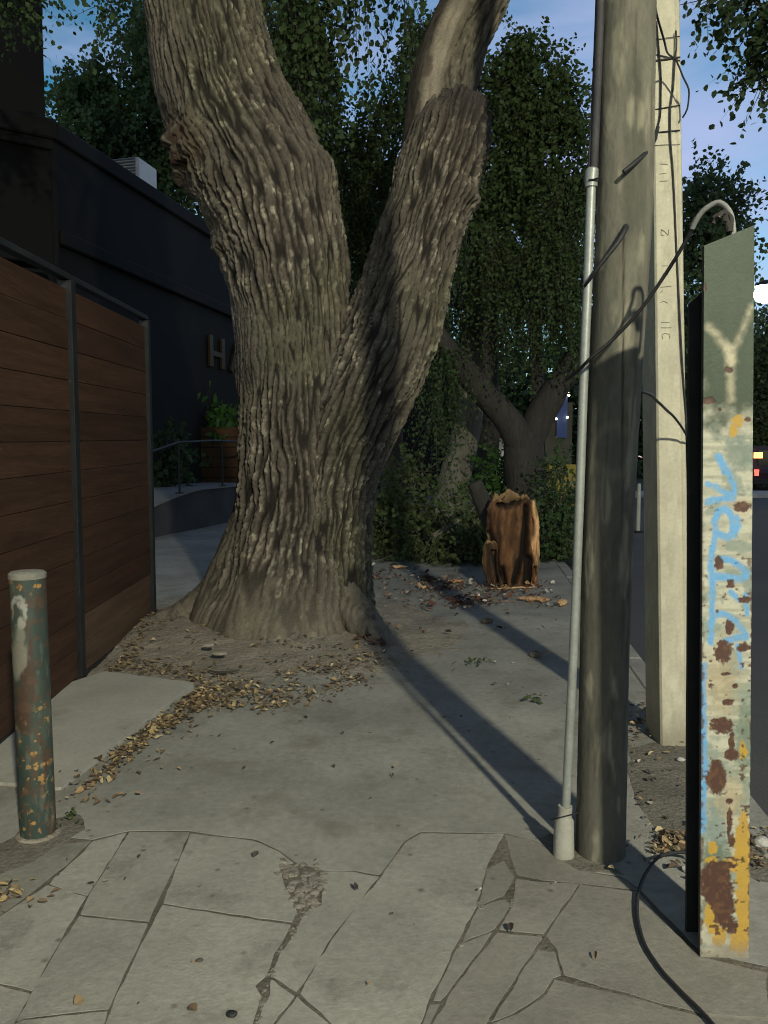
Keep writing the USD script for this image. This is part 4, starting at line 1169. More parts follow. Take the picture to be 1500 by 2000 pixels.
# rust where the paint has come off
R_ = np.maximum.reduce([blob(*q_) for q_ in ((1422, 723, 9, 6, 1, .5), (1385, 783, 11, 8, 2, .6), (1448, 990, 17, 11, 3, .5), (1404, 1100, 10, 14, 4, .4), (1426, 1140, 8, 10, 5, .5), (1424, 1226, 9, 14, 6, .5),
                    (1412, 1272, 17, 22, 7, .5), (1452, 1265, 13, 9, 8, .6), (1455, 1172, 14, 6, 9, .5), (1418, 1316, 10, 4, 10, .5), (1422, 1372, 11, 6, 11, .5), (1435, 1340, 5, 5, 12, .6), (1409, 1417, 24, 15, 13, .4),
                    (1428, 1450, 6, 22, 14, .6), (1399, 1520, 20, 36, 15, .4), (1428, 1475, 15, 10, 16, .5), (1424, 1565, 8, 5, 17, .6), (1424, 1605, 5, 26, 18, .7), (1427, 1640, 7, 14, 19, .7), (1398, 1725, 32, 42, 20, .35),
                    (1412, 1770, 22, 44, 21, .4), (1390, 1690, 13, 9, 22, .5), (1418, 1690, 18, 8, 23, .5), (1430, 1810, 10, 16, 24, .6), (1461, 820, 6, 5, 25, .6), (1376, 560, 3, 8, 26, .6), (1405, 800, 3, 3, 27, .5))])
R_ = np.maximum(R_, sstep(0.70, 0.76, fbm(K * [1.6, 2.4, 1], 4, 90)) * sstep(800, 1200, py_) * 0.9)
edge = np.minimum(px0, 97 - px0)
R_ = np.maximum(R_, sstep(4, 0, edge + (fbm(K * 2, 3, 91) - 0.5) * 14) * sstep(900, 1300, py_) * 0.8)
rc = mixc(rust, (0.095, 0.048, 0.024), sstep(0.5, 0.7, fbm(K * 3, 3, 93)))
halo = np.clip(np.maximum.reduce([blob(1448, 990, 22, 16, 3, .5, .5), blob(1412, 1330, 30, 60, 31, .6, .6), blob(1425, 1560, 26, 40, 33, .6, .6)]), 0, 1)
cp_ = mixc(cp_, (0.33, 0.24, 0.12), halo * (1 - R_) * 0.5)
cp_ = cp_ * (1 - R_[..., None]) + rc * R_[..., None]
dust = sstep(1815, 1872, py_ + (fbm(K, 3, 95) - 0.5) * 40)
cp_ = mixc(cp_, (0.17, 0.145, 0.11), dust * 0.8)
# relief: paint film stands proud of the rust
out = np.array([(br - bl)[1], -(br - bl)[0], 0]) / pw
film = (1 - R_) * 0.0016 + 0.0006 * fbm(K * 4, 3, 97)
front_v = vgrid + out * film[..., None]
dep = -out * 0.016  # flange thickness, away from the viewer
back_v = vgrid + dep
NV = nu * nv
vv = np.vstack([front_v.reshape(-1, 3), back_v.reshape(-1, 3)])
gf = grid_faces(nu, nv)
fr = [gf, (gf + NV)[:, ::-1]]
idx = np.arange(NV).reshape(nu, nv)
loop = np.concatenate([idx[:, 0], idx[-1, 1:], idx[-2::-1, -1], idx[0, -2:0:-1]])
l2 = np.roll(loop, -1)
fr.append(np.stack([loop, l2 + NV, l2], -1))
fr.append(np.stack([loop, loop + NV, l2 + NV], -1))
tint = np.vstack([cp_.reshape(-1, 3), np.broadcast_to(np.array([0.03, 0.035, 0.028]), (NV, 3))])
put('front_flange', (vv, np.vstack(fr)), M_paint, post, smooth=30, tint=tint, label='painted face with blue graffiti and rust patches')


def slant(a0, a1, z0, za, zb, thick, shift):
    """upright plate from a0 to a1 (xy) whose top slopes from za to zb"""
    a0, a1 = np.asarray(a0), np.asarray(a1)
    d = (a1 - a0) / np.linalg.norm(a1 - a0)
    n_ = np.array([-d[1], d[0]]) * thick / 2
    lean = np.asarray(shift)
    pts = []
    for a, zt_ in ((a0, za), (a1, zb)):
        for s_ in (-1, 1):
            pts.append(np.append(a + n_ * s_, z0))
            pts.append(np.append(a + n_ * s_ + lean * zt_, zt_))
    return trimesh.convex.convex_hull(np.array(pts))


lean = ((tl - bl)[:2] / tl[2])
mid = (bl + br)[:2] / 2
back = -out[:2]
put('web', slant(mid + back * 0.017, mid + back * 0.118, -0.05, 2.10, 2.02, 0.012, lean), M_steel, post)
put('back_flange', slant(bl[:2] + back * 0.125, br[:2] + back * 0.125, -0.05, 1.95, 2.08, 0.014, lean), M_steel, post)

# ------------------------------------------------------------------ the bollard on the left
bb = G(60, 1645)
bt = P(37, 1128, bb[1] + 0.0)
bol = thing('bollard', (bb[0], bb[1] + 0.07, 0), 'stout green painted pipe bollard with rust and ochre flecks', 'bollard')
n, seg = 420, 110
t = np.linspace(0, 1, n)
b_lo = np.array([bb[0], bb[1] + 0.068, -0.05])
b_hi = np.array([bt[0], bt[1] + 0.068, bt[2]])
pathb = b_lo + (b_hi - b_lo) * t[:, None]
rad = np.full(n, 0.0665)
v, f = tube(pathb, rad, seg)
m = n * seg
px_, py_ = PIX(v[:m])
th = np.tile(np.linspace(0, 2 * np.pi, seg, endpoint=False), n)
U = np.column_stack([np.cos(th) * 0.0665, np.sin(th) * 0.0665, v[:m, 2]])
col = mixc((0.030, 0.046, 0.037), (0.058, 0.070, 0.052), sstep(0.4, 0.65, fbm(U * [14, 14, 4], 4, 4)))
col = mixc(col, (0.055, 0.032, 0.020), sstep(0.50, 0.60, fbm(U * [16, 16, 3.2] + 9, 4, 8)) * 0.9)
och = sstep(0.62, 0.66, fbm(U * [62, 62, 40], 4, 17)) * np.clip(sstep(1180, 1140, py_) + sstep(1300, 1420, py_) * sstep(0.42, 0.6, fbm(U * [6, 6, 3], 3, 18)) + sstep(1560, 1600, py_), 0, 1)
col = mixc(col, (0.34, 0.19, 0.055), och * 0.9)
col = mixc(col, (0.075, 0.045, 0.026), sstep(0.55, 0.63, fbm(U * [46, 46, 30], 4, 31)) * 0.7)
col = mixc(col, (0.10, 0.115, 0.09), sstep(0.58, 0.7, fbm(U * [60, 60, 12], 4, 33)) * 0.5)
d = np.hypot((px_ - 38) / 17, (py_ - 1195) / 34) + (fbm(U * [40, 40, 30], 3, 5) - 0.5) * 1.2
front_ = (v[:m, 1] < np.repeat(pathb[:, 1], seg))
wm = sstep(1.05, 0.85, d) * front_
col = mixc(col, (0.27, 0.26, 0.22), wm * 0.9 * sstep(0.35, 0.55, fbm(U * [45, 45, 20], 4, 25)))
d2 = np.hypot((px_ - 35) / 22, (py_ - 1270) / 60) + (fbm(U * [30, 30, 14], 3, 6) - 0.5) * 1.6
col = mixc(col, (0.22, 0.22, 0.17), sstep(1.0, 0.6, d2) * front_ * 0.6)
rel = 0.0012 * (fbm(U * [50, 50, 40], 3, 5) - 0.5) - 0.0003 * wm
ctr = np.repeat(pathb, seg, 0)
v[:m] += (v[:m] - ctr) / 0.0665 * rel[:, None]
put('pipe', (v, f), M_paint, bol, smooth=40, tint=np.vstack([col, col[-1:], col[-1:]]))
put('cap', tube([b_hi + [0, 0, -0.012], b_hi + [0, 0, 0.006], b_hi + [0, 0, 0.014], b_hi + [0, 0, 0.018]], [0.069, 0.069, 0.060, 0.03], 48), M_capm, bol, smooth=40)
put('collar', (lambda rr: tube([b_lo + [0, 0, 0.0], b_lo + [0.0, 0, 0.052], b_lo + [0, 0, 0.060]], [0.10, 0.085, 0.068], 30))(0), M_soil, bol, smooth=60)

# ------------------------------------------------------------------ torn log standing on the pavement
LY = 8.85
log = thing('torn_log', (1.47, LY, 0), 'hollow torn section of trunk standing upright, brown inside with pale splinters', 'log')
def lobe(name, prof, depth, seed, c_in, c_edge, grooves=(), jag=0.12, lab=None):
    """a slab of torn wood: prof rows (px left, px right, py), bottom to top"""
    prof = np.array(prof, float)
    nz_, ns_ = 110, 120
    ss = np.linspace(0, 1, nz_)
    L_ = np.interp(ss, np.linspace(0, 1, len(prof)), prof[:, 0])
    R_ = np.interp(ss, np.linspace(0, 1, len(prof)), prof[:, 1])
    Yp = np.interp(ss, np.linspace(0, 1, len(prof)), prof[:, 2])
    th_ = np.linspace(0, 2 * np.pi, ns_, endpoint=False)
    V_, C_ = [], []
    for k in range(nz_):
        a, b = P(L_[k], Yp[k], LY + depth[0]), P(R_[k], Yp[k], LY + depth[0])
        c_, hw = (a + b) / 2, np.linalg.norm(b - a) / 2
        xo, yo = np.cos(th_), np.sin(th_)
        xs = np.sign(xo) * np.abs(xo) ** 0.8
        z_ = max(c_[2], -0.0)
        p_ = np.column_stack([c_[0] + xs * hw, c_[1] + yo * depth[1], np.full(ns_, z_)])
        V_.append(p_)
    V_ = np.array(V_)
    KK = V_ * [1, 1, 1]
    frontm = np.clip(-np.sin(th_), 0, 1)[None, :]
    w = (fbm(V_ * [16, 16, 2.2], 4, seed) - 0.5)
    gro = np.zeros(V_.shape[:2])
    pxl, pyl = PIX(V_)
    for (x0, y0, x1, y1, wd, amt) in grooves:
        dx, dy = x1 - x0, y1 - y0
        tt = np.clip(((pxl - x0) * dx + (pyl - y0) * dy) / (dx * dx + dy * dy), 0, 1)
        dd = np.hypot(pxl - x0 - tt * dx, pyl - y0 - tt * dy) + w * 14
        wd = wd * 1.2
        gro = np.maximum(gro, np.exp(-(dd / wd) ** 2) * amt)
    push = 0.08 * w - 0.17 * gro
    V_[:, :, 1] -= push * frontm
    V_[:, :, 0] += 0.06 * (fbm(V_ * [3, 3, 8], 4, seed + 4) - 0.5) * np.cos(th_)[None, :] ** 2
    topm = sstep(0.80, 1.0, ss)[:, None]
    V_[:, :, 2] += topm * (jag * (fbm(np.stack([np.cos(th_) * 3, np.sin(th_) * 3, th_ * 0], -1), 4, seed + 7) - 0.5) * 2)[None, :]
    ccol = mixc(np.array(c_in) * 0.45, np.array(c_in) * 1.45, sstep(0.3, 0.7, fbm(V_ * [22, 22, 3.0], 4, seed + 9)))
    ccol = mixc(ccol, (0.006, 0.0045, 0.003), np.clip(gro * 1.5, 0, 0.96) * sstep(0.02, 0.25, frontm + 0 * gro))
    blk = sstep(0.60, 0.70, fbm(V_ * [10, 10, 3.5], 4, seed + 31)) * frontm
    ccol = mixc(ccol, (0.016, 0.011, 0.007), blk * 0.5)
    rim = np.clip(sstep(0.95, 0.99, ss)[:, None] + sstep(0.86, 0.97, np.abs(np.cos(th_)))[None, :] * sstep(0.45, 0.6, fbm(V_ * [8, 8, 6], 3, seed + 11)), 0, 1)
    ccol = mixc(ccol, c_edge, rim * 0.8)
    V2 = np.vstack([V_.reshape(-1, 3), V_[-1].mean(0) - [0, 0, 0.12]])
    i_, j_ = np.meshgrid(np.arange(nz_ - 1), np.arange(ns_), indexing='ij')
    jj = (j_ + 1) % ns_
    qq = np.stack([i_ * ns_ + j_, i_ * ns_ + jj, (i_ + 1) * ns_ + jj, (i_ + 1) * ns_ + j_], -1).reshape(-1, 4)
    F_ = np.vstack([qq[:, [0, 1, 2]], qq[:, [0, 2, 3]], np.stack([np.full(ns_, nz_ * ns_), (nz_ - 1) * ns_ + np.arange(ns_), (nz_ - 1) * ns_ + (np.arange(ns_) + 1) % ns_], -1)])
    put(name, (V2, F_), M_rot, log, smooth=45, tint=np.vstack([ccol.reshape(-1, 3), [[0.02, 0.012, 0.008]]]), label=lab)
brown = (0.120, 0.058, 0.025)
lobe('hollow_core', [(968, 1050, 1147), (957, 1052, 1110), (953, 1053, 1060), (950, 1050, 1020), (953, 1042, 985), (965, 1034, 968)], (0.0, 0.20), 5, brown, (0.30, 0.19, 0.085),
     [(975, 1130, 968, 1075, 5, .9), (968, 1075, 955, 1040, 5, .8), (1004, 1140, 1022, 1085, 6, .9), (1022, 1085, 1028, 990, 6, .9), (985, 1145, 980, 1110, 4, .7), (1030, 1140, 1034, 1095, 8, 1.0), (975, 985, 1012, 974, 8, 1.0)], 0.09)
lobe('bark_flap', [(955, 985, 1146), (945, 978, 1120), (941, 974, 1090), (943, 970, 1068), (950, 966, 1058)], (-0.16, 0.05), 15, (0.060, 0.032, 0.014), (0.30, 0.19, 0.08), [(972, 1140, 966, 1080, 3, .6)], 0.04, 'lower broken flap on the left')
lobe('splinter', [(1036, 1044, 1146), (1042, 1052, 1100), (1036, 1054, 1070), (1038, 1053, 1030), (1036, 1049, 1000), (1034, 1042, 978)], (-0.14, 0.06), 25, (0.48, 0.27, 0.12), (0.58, 0.36, 0.18), [(1045, 1140, 1046, 1110, 3, .9)], 0.06, 'tall pale splinter on the right edge')
c0 = [P(q_[0], q_[1], 9.25) for q_ in ((968, 1035), (945, 985), (926, 942))]
put('bark_stub', tube(spline(np.array(c0), 20)[0], np.linspace(0.13, 0.09, 20), 12), M_barkfar, log, smooth=50, label='grey bark covered stub leaning left behind')

# splinters lying round it
r = np.random.default_rng(21)
def splinter(px, py, ln, w, ang, col, label, cat='wood chip'):
    c_ = G(px, py)
    d_ = np.array([math.cos(ang), math.sin(ang), 0])
    n_ = 14
    pts = [c_ + d_ * ln * (k / (n_ - 1) - 0.5) + [0, 0, 0.012 + w * 0.5 + 0.004 * math.sin(k)] for k in range(n_)]
    rr = w * np.clip(np.sin(np.linspace(0.15, 3.0, n_)) ** 0.5, 0.15, 1) * r.uniform(0.75, 1.1, n_)
    v_, f_ = tube(pts, rr, 8)
    v_[:, 2] = c_[2] + 0.008 + (v_[:, 2] - v_[:, 2].min()) * 0.6
    v_ += (fbm(v_ * 40, 2, 7) - 0.5)[:, None] * w * 0.6
    put('wood_splinter', (v_, f_), M_chip, tint=col, label=label, cat=cat)
pale = (0.50, 0.33, 0.17)
splinter(1043, 1177, 0.32, 0.045, -0.35, (0.36, 0.22, 0.11), 'thick pale wood splinter lying right of the torn log')
splinter(780, 1111, 0.22, 0.035, 0.1, pale, 'pale orange wood chip lying alone near the big trunk')
splinter(1000, 1152, 0.55, 0.02, 0.25, pale, 'long thin pale splinter at the foot of the torn log')
splinter(830, 1151, 0.16, 0.03, 0.4, pale, 'pale chip among the dark debris left of centre')
splinter(889, 1140, 0.22, 0.035, 0.3, (0.36, 0.19, 0.08), 'brown wood chip beside the dark red debris')
splinter(1097, 1184, 0.14, 0.05, 0.9, (0.42, 0.27, 0.13), 'short chunky chip beside the conduit')
splinter(712, 1110, 0.16, 0.03, 0.05, (0.13, 0.07, 0.04), 'dark brown chip right beside the big trunk')

# ------------------------------------------------------------------ scattered debris and leaves (uncountable)
def ground_z(x, y):
    inside = (x > -2.75) & (x < 0.75) & (y > 4.35) & (y < 8.2)
    z_ = np.where(inside, np.maximum(mound_z(x, y) + 0.012, 0.009), 0.009)
    return z_


def leaf_litter(name, polys, counts, seed, size, cols, lift=0.012, curl=0.3):
    r = np.random.default_rng(seed)
    P_, C_ = [], []
    for poly, n in zip(polys, counts):
        w = Polygon(pg(poly)).buffer(0)
        x0, y0, x1, y1 = w.bounds
        got = 0
        from shapely import contains_xy
        while got < n:
            xy = r.uniform((x0, y0), (x1, y1), (n * 3, 2))
            xy = xy[contains_xy(w, xy[:, 0], xy[:, 1])]
            k_ = fbm(np.column_stack([xy * 5, xy[:, :1] * 0]), 3, 2)
            xy = xy[k_ + r.normal(0, 0.12, len(k_)) > 0.42][: n - got]
            P_.append(xy)
            got += len(xy)
            if not len(xy):
                break
    xy = np.vstack(P_)
    N = len(xy)
    xy = xy + r.normal(0, 1, (N, 2)) * np.where(r.random(N) < 0.3, 0.10, 0.015)[:, None]
    a = r.uniform(0, 2 * np.pi, N)
    L = size * (0.35 + 1.1 * r.random(N) ** 1.6)
    W = L * r.uniform(0.35, 0.75, N)
    d = np.column_stack([np.cos(a), np.sin(a), r.normal(0, curl, N)])
    s_ = np.column_stack([-np.sin(a), np.cos(a), r.normal(0, curl, N)])
    base = np.column_stack([xy, ground_z(xy[:, 0], xy[:, 1]) + lift * r.random(N) ** 1.5 + 0.003])
    up = np.array([0, 0, 1.0]) * (L * r.uniform(0.02, 0.3, N))[:, None]
    ring = []
    for tt, ww in ((0, 0), (0.25, 0.8), (0.55, 1.0), (0.85, 0.5), (1.0, 0), (0.85, -0.5), (0.55, -1.0), (0.25, -0.8)):
        ring.append(base + d * (L * (tt - 0.5))[:, None] + s_ * (W * ww * 0.5)[:, None] + up * abs(ww))
    v = np.stack(ring + [base], 1)
    v[:, :, 2] = np.maximum(v[:, :, 2], base[:, None, 2] - 0.004)
    v = v.reshape(-1, 3)
    i0 = np.arange(N)[:, None] * 9
    f = np.vstack([i0 + [k, (k + 1) % 8, 8] for k in range(8)])
    cc = np.array(cols)[r.integers(len(cols), size=N)] * r.uniform(0.7, 1.25, N)[:, None]
    return v, f, np.repeat(cc, 9, 0)


OCH = [(0.30, 0.22, 0.10), (0.24, 0.17, 0.085), (0.14, 0.095, 0.055), (0.10, 0.068, 0.04), (0.18, 0.135, 0.075), (0.36, 0.29, 0.16), (0.11, 0.08, 0.05), (0.08, 0.058, 0.036)]
v, f, c = leaf_litter('fallen_leaves', [
    [(120, 1545), (150, 1530), (260, 1450), (370, 1362), (420, 1350), (400, 1385), (300, 1440), (200, 1530), (160, 1552)],
    [(200, 1322), (235, 1295), (330, 1305), (470, 1325), (520, 1350), (640, 1340), (700, 1320), (720, 1335), (600, 1375), (520, 1392), (400, 1392), (378, 1345)],
    [(205, 1322), (245, 1275), (300, 1205), (320, 1215), (270, 1290), (240, 1325)],
    [(480, 1340), (700, 1270), (745, 1285), (740, 1310), (640, 1345)],
    [(-60, 1740), (20, 1720), (40, 1745), (-40, 1810)],
    [(1220, 1380), (1265, 1370), (1270, 1460), (1215, 1470)],
    [(1270, 1650), (1370, 1610), (1370, 1660), (1290, 1680)],
    [(1462, 1640), (1560, 1610), (1560, 1720), (1462, 1700)],
    [(300, 1230), (700, 1260), (640, 1330), (300, 1300)],
], [1150, 1150, 240, 300, 120, 90, 190, 150, 220], 4, 0.033, OCH)
put('fallen_leaves', (v, f), M_leafdry, tint=c, kind='stuff', label='dry ochre and brown leaves drifted along the gate slab and tree foot', cat='leaves')
v, f, c = leaf_litter('scattered', [
    [(100, 1560), (1050, 1560), (1080, 1200), (700, 1200), (760, 1320)],
    [(60, 1640), (1000, 1640), (1350, 1990), (20, 1990)],
    [(95, 1400), (350, 1350), (200, 1480), (110, 1530)],
    [(1230, 1480), (1370, 1480), (1380, 1640), (1230, 1640)],
], [70, 26, 14, 50], 14, 0.024, OCH[1:3] + [(0.05, 0.04, 0.03), (0.045, 0.04, 0.03), (0.06, 0.05, 0.035), (0.34, 0.31, 0.24)])
put('scattered_leaves', (v, f), M_leafdry, tint=c, kind='stuff', label='sparse single leaves and specks over the open pavement', cat='leaves')
v, f, c = leaf_litter('debris', [
    [(700, 1105), (830, 1120), (960, 1140), (1075, 1150), (1105, 1190), (1000, 1185), (860, 1205), (740, 1165)],
    [(815, 1130), (860, 1128), (885, 1150), (840, 1160)],
    [(870, 1170), (930, 1160), (960, 1185), (890, 1190)],
    [(960, 1140), (1060, 1140), (1070, 1160), (970, 1165)],
    [(700, 1060), (950, 1060), (1090, 1100), (1100, 1300), (760, 1240)],
    [(690, 1190), (740, 1230), (760, 1290), (720, 1270)],
], [420, 130, 130, 100, 110, 120], 24, 0.06, [(0.10, 0.05, 0.03), (0.07, 0.03, 0.025), (0.16, 0.09, 0.05), (0.30, 0.18, 0.09), (0.05, 0.035, 0.03), (0.42, 0.38, 0.30), (0.12, 0.05, 0.03)], lift=0.03, curl=0.5)
put('wood_debris', (v, f), M_chip, tint=c, kind='stuff', label='dark red brown bark crumbs and chips strewn round the torn log', cat='debris')

# stones and other small things that can be told apart
def stone(name, px, py, s, mat, label, cat, seed, flat=0.55, tint=None, zoff=0.0):
    b = trimesh.creation.icosphere(3, s)
    vv_ = b.vertices * [1.0, 0.75, flat]
    vv_ = vv_ * (0.7 + 0.6 * fbm(b.vertices / s * 1.2 + seed * 3.3, 3, seed)[:, None])
    c_ = G(px, py)
    z_ = float(ground_z(np.array([c_[0]]), np.array([c_[1]]))[0])
    c_ = G(px, py, max(0, z_))
    put(name, (vv_ + [c_[0], c_[1], z_ + s * flat * 0.45 + zoff], b.faces), mat, smooth=True, tint=tint, label=label, cat=cat)
stone('dark_stone', 453, 1983, 0.014, M_cable, 'small black pebble on the slab at the bottom edge', 'pebble', 3, 0.6)
stone('dark_stone', 390, 1876, 0.010, M_tarp, 'small grey spot of stone above the black pebble', 'pebble', 4, 0.4)
stone('clod', 952, 1216, 0.055, M_dirt, 'dark clod lying in the second pole shadow, nearer the log', 'clod', 5)
stone('clod', 1046, 1281, 0.045, M_dirt, 'dark clod lying in the pole shadow beside the conduit', 'clod', 6)
stone('stone_flake', 407, 1262, 0.045, M_stone, 'pale stone flake on the mound left of the trunk foot', 'stone', 7, 0.35)
stone('stone_flake', 428, 1278, 0.055, M_stone, 'larger flat pale stone on the mound before the trunk', 'stone', 8, 0.25)
stone('litter', 1330, 1485, 0.020, M_scrap, 'crumpled white scrap of litter before the concrete pole', 'litter', 9, 0.5)
stone('litter', 1490, 1650, 0.036, M_scrap, 'crumpled white plastic bag by the kerb at the right edge', 'litter', 10, 0.6)
stone('litter', 1340, 1700, 0.016, M_scrap, 'small white scrap beside the painted post foot', 'litter', 11, 0.7)
cst = [np.append(G(px, py)[:2], 0) for px, py in ((408, 1322), (430, 1326), (450, 1325), (469, 1321))]
cst = [p_ + [0, 0, float(ground_z(np.array([p_[0]]), np.array([p_[1]]))[0]) + 0.03] for p_ in cst]
put('bark_strip', tube(spline(np.array(cst), 16)[0], np.concatenate([np.linspace(.004, .010, 8), np.linspace(.010, .003, 8)]), 8), M_barkfar, label='curled dark strip of bark on the leaf covered mound', cat='bark')
v_, f_ = shoots([G(935, 1297) + [0, 0, .03]], [(0.07, 0.05, 0.02)], [5], 3, leaf=0.035, per=4, step=0.015, droop=0.1, gap=-1)[0]
v_[:, 2] = np.clip(v_[:, 2], 0.012, 0.06)
put('leaf_sprig', (v_, f_), M_leafC, label='small green leaf sprig on the sunny pavement', cat='sprig', kind='stuff')
v_, f_ = shoots([G(1045, 1370) + [0, 0, .03]], [(0.06, 0.04, 0.02)], [5], 4, leaf=0.035, per=4, step=0.015, droop=0.1, gap=-1)[0]
v_[:, 2] = np.clip(v_[:, 2], 0.012, 0.05)
put('leaf_sprig', (v_, f_), M_leafC, label='withered leaf sprig between the two pole shadows', cat='sprig', kind='stuff')
v_, f_ = shoots([G(133, 1612) + [0, 0, .02]], [(0.05, 0.03, 0.02)], [6], 5, leaf=0.02, per=4, step=0.012, droop=-0.3, gap=-1)[0]
v_[:, 2] = np.clip(v_[:, 2], 0.005, 0.07)
put('weed', (v_, f_), M_leafC, label='tiny weed growing by the foot of the bollard', cat='weed', kind='stuff')

# ------------------------------------------------------------------ trees behind
fork = thing('forked_tree', tuple(P(1030, 1080, 12.6)[:2]) + (0,), 'dark tree with a low Y shaped fork behind the torn log', 'tree')
limb(fork, [(1032, 1110, 12.6, 0.50), (1030, 1040, 12.6, 0.42), (1028, 960, 12.6, 0.36), (1024, 900, 12.6, 0.33), (1022, 845, 12.6, 0.31)], name='trunk', seg=20)
limb(fork, [(1030, 900, 12.55, 0.24), (1008, 845, 12.5, 0.24), (970, 795, 12.4, 0.21), (925, 745, 12.2, 0.20), (880, 690, 12.0, 0.17), (820, 600, 11.8, 0.13), (780, 480, 11.8, 0.08)], seg=16)
limb(fork, [(1028, 880, 12.6, 0.22), (1050, 825, 12.6, 0.24), (1085, 760, 12.5, 0.21), (1130, 690, 12.4, 0.18), (1180, 600, 12.4, 0.14), (1210, 480, 12.4, 0.09)], seg=16)
limb(fork, [(1050, 800, 12.9, 0.12), (1045, 600, 13.2, 0.10), (1040, 400, 13.4, 0.08), (1060, 200, 13.6, 0.04)], seg=10)
limb(fork, [(950, 770, 12.5, 0.10), (960, 560, 12.8, 0.09), (985, 300, 13.2, 0.05), (1000, 120, 13.2, 0.03)], seg=10)
add_crown(fork, [(1000, 140, 55, 60, 170), (975, 70, 22, 40, 34), (1035, 110, 35, 40, 80), (1085, 135, 22, 22, 36), (1060, 200, 60, 60, 200), (1120, 215, 34, 30, 60), (1140, 235, 26, 40, 60), (955, 230, 55, 90, 200), (1050, 300, 70, 70, 260), (1115, 320, 45, 40, 90), (1130, 380, 30, 60, 80), (970, 360, 60, 60, 190), (1010, 90, 20, 40, 40), (1100, 160, 20, 30, 30)],
          12.2, 101, M_leafA, droop=0.7, leaf=0.08, gap=0.46, gscale=1.8, wide=0.65)
add_crown(fork, [(1085, 400, 60, 50, 210, 12.0), (1000, 440, 55, 45, 190, 12.4), (930, 480, 55, 50, 190, 12.0), (1075, 500, 65, 55, 250, 11.9), (1120, 560, 40, 90, 160, 12.3), (985, 560, 70, 45, 220, 11.8), (900, 590, 45, 50, 150, 11.9), (1055, 590, 60, 36, 150, 11.8), (960, 610, 50, 30, 100, 12.0), (880, 660, 36, 40, 80, 11.8),
                 (872, 740, 22, 55, 56, 11.6), (850, 800, 12, 60, 26, 11.6), (840, 700, 26, 40, 40, 12.6), (940, 400, 60, 60, 160, 13.0)], 12.2, 103, M_leafA, name='crown', rd=0.7, droop=1.2, leaf=0.062, per=18, step=0.036, gap=0.50, gscale=1.5, wide=0.56)
add_crown(fork, [(1010, 430, 115, 120, 330, 13.8), (990, 590, 110, 90, 280, 13.8), (1010, 290, 70, 80, 150, 13.8), (1115, 480, 40, 120, 120, 13.8)], 13.8, 105, M_leafB, name='crown', rd=0.6, droop=0.9, leaf=0.075, per=14, step=0.045, gap=0.47, gscale=1.4, wide=0.55)
pt = thing('leaning_tree', tuple(P(870, 1060, 13.6)[:2]) + (0,), 'leaning pale barked trunk between the fallen branches', 'tree')
limb(pt, [(862, 1075, 13.6, 0.42), (872, 1020, 13.6, 0.34), (884, 950, 13.7, 0.29), (905, 870, 13.8, 0.26), (918, 800, 13.9, 0.24), (925, 700, 14.0, 0.2), (930, 560, 14.2, 0.15)], mat=M_barkpale, name='trunk', seg=18)
add_crown(pt, [(890, 520, 80, 90, 300, 14.6), (770, 520, 70, 70, 160, 14.6)], 14.4, 111, M_leafB, droop=0.6)
pt2 = thing('slim_dark_tree', tuple(P(948, 1040, 15.5)[:2]) + (0,), 'slim dark trunk just right of the leaning pale trunk', 'tree')
limb(pt2, [(944, 1050, 15.5, 0.25), (948, 960, 15.5, 0.22), (955, 870, 15.5, 0.2), (958, 780, 15.5, 0.18), (960, 600, 15.5, 0.14)], name='trunk', seg=14)
add_crown(pt2, [(970, 520, 110, 150, 500)], 16.0, 113, M_leafB, droop=0.6)
cen = thing('spreading_tree', tuple(P(760, 1040, 16.0)[:2]) + (0,), 'leafy tree with drooping sprays seen through the fork of the big trunk', 'tree')
limb(cen, [(770, 1050, 16, 0.3), (765, 900, 16, 0.27), (750, 700, 16, 0.24), (720, 480, 16, 0.18), (690, 250, 16, 0.1)], name='trunk', seg=14)
limb(cen, [(740, 620, 16, 0.14), (790, 420, 15.5, 0.1), (800, 200, 15, 0.05)], seg=10)
add_crown(cen, [(560, 60, 60, 80, 200), (555, 180, 60, 90, 220), (600, 110, 50, 90, 150), (610, 240, 60, 70, 220), (735, 250, 40, 50, 100), (785, 190, 38, 60, 110),
               (830, 110, 45, 80, 150), (800, 40, 45, 30, 60), (770, 320, 50, 70, 160), (720, 190, 16, 40, 18), (690, 300, 50, 40, 130)], 15.0, 121, M_leafA, droop=1.1, gap=0.46, leaf=0.09, per=13, step=0.05, gscale=1.6, wide=0.6)
add_crown(cen, [(660, 350, 50, 40, 130), (730, 390, 50, 45, 140), (700, 460, 60, 45, 150), (770, 470, 45, 50, 110), (710, 550, 55, 50, 130), (780, 560, 45, 60, 90)], 14.4, 123, M_leafA, name='crown', rd=0.7, droop=1.2, gap=0.49, leaf=0.066, per=18, step=0.038, gscale=1.5, wide=0.56)
add_crown(cen, [(690, 400, 90, 120, 300), (760, 520, 80, 90, 180)], 16.6, 125, M_leafB, name='crown', rd=0.5, droop=0.9, gap=0.42, leaf=0.09, per=14, step=0.055, gscale=1.1, wide=0.55)
lt = thing('roofside_tree', (-7.5, 27.5, 0), 'dense dark tree rising behind the parapet of the black building', 'tree')
limb(lt, [(285, 900, 27, 0.4), (290, 500, 27, 0.3), (300, 300, 27, 0.2), (310, 150, 27, 0.1)], name='trunk', seg=12)
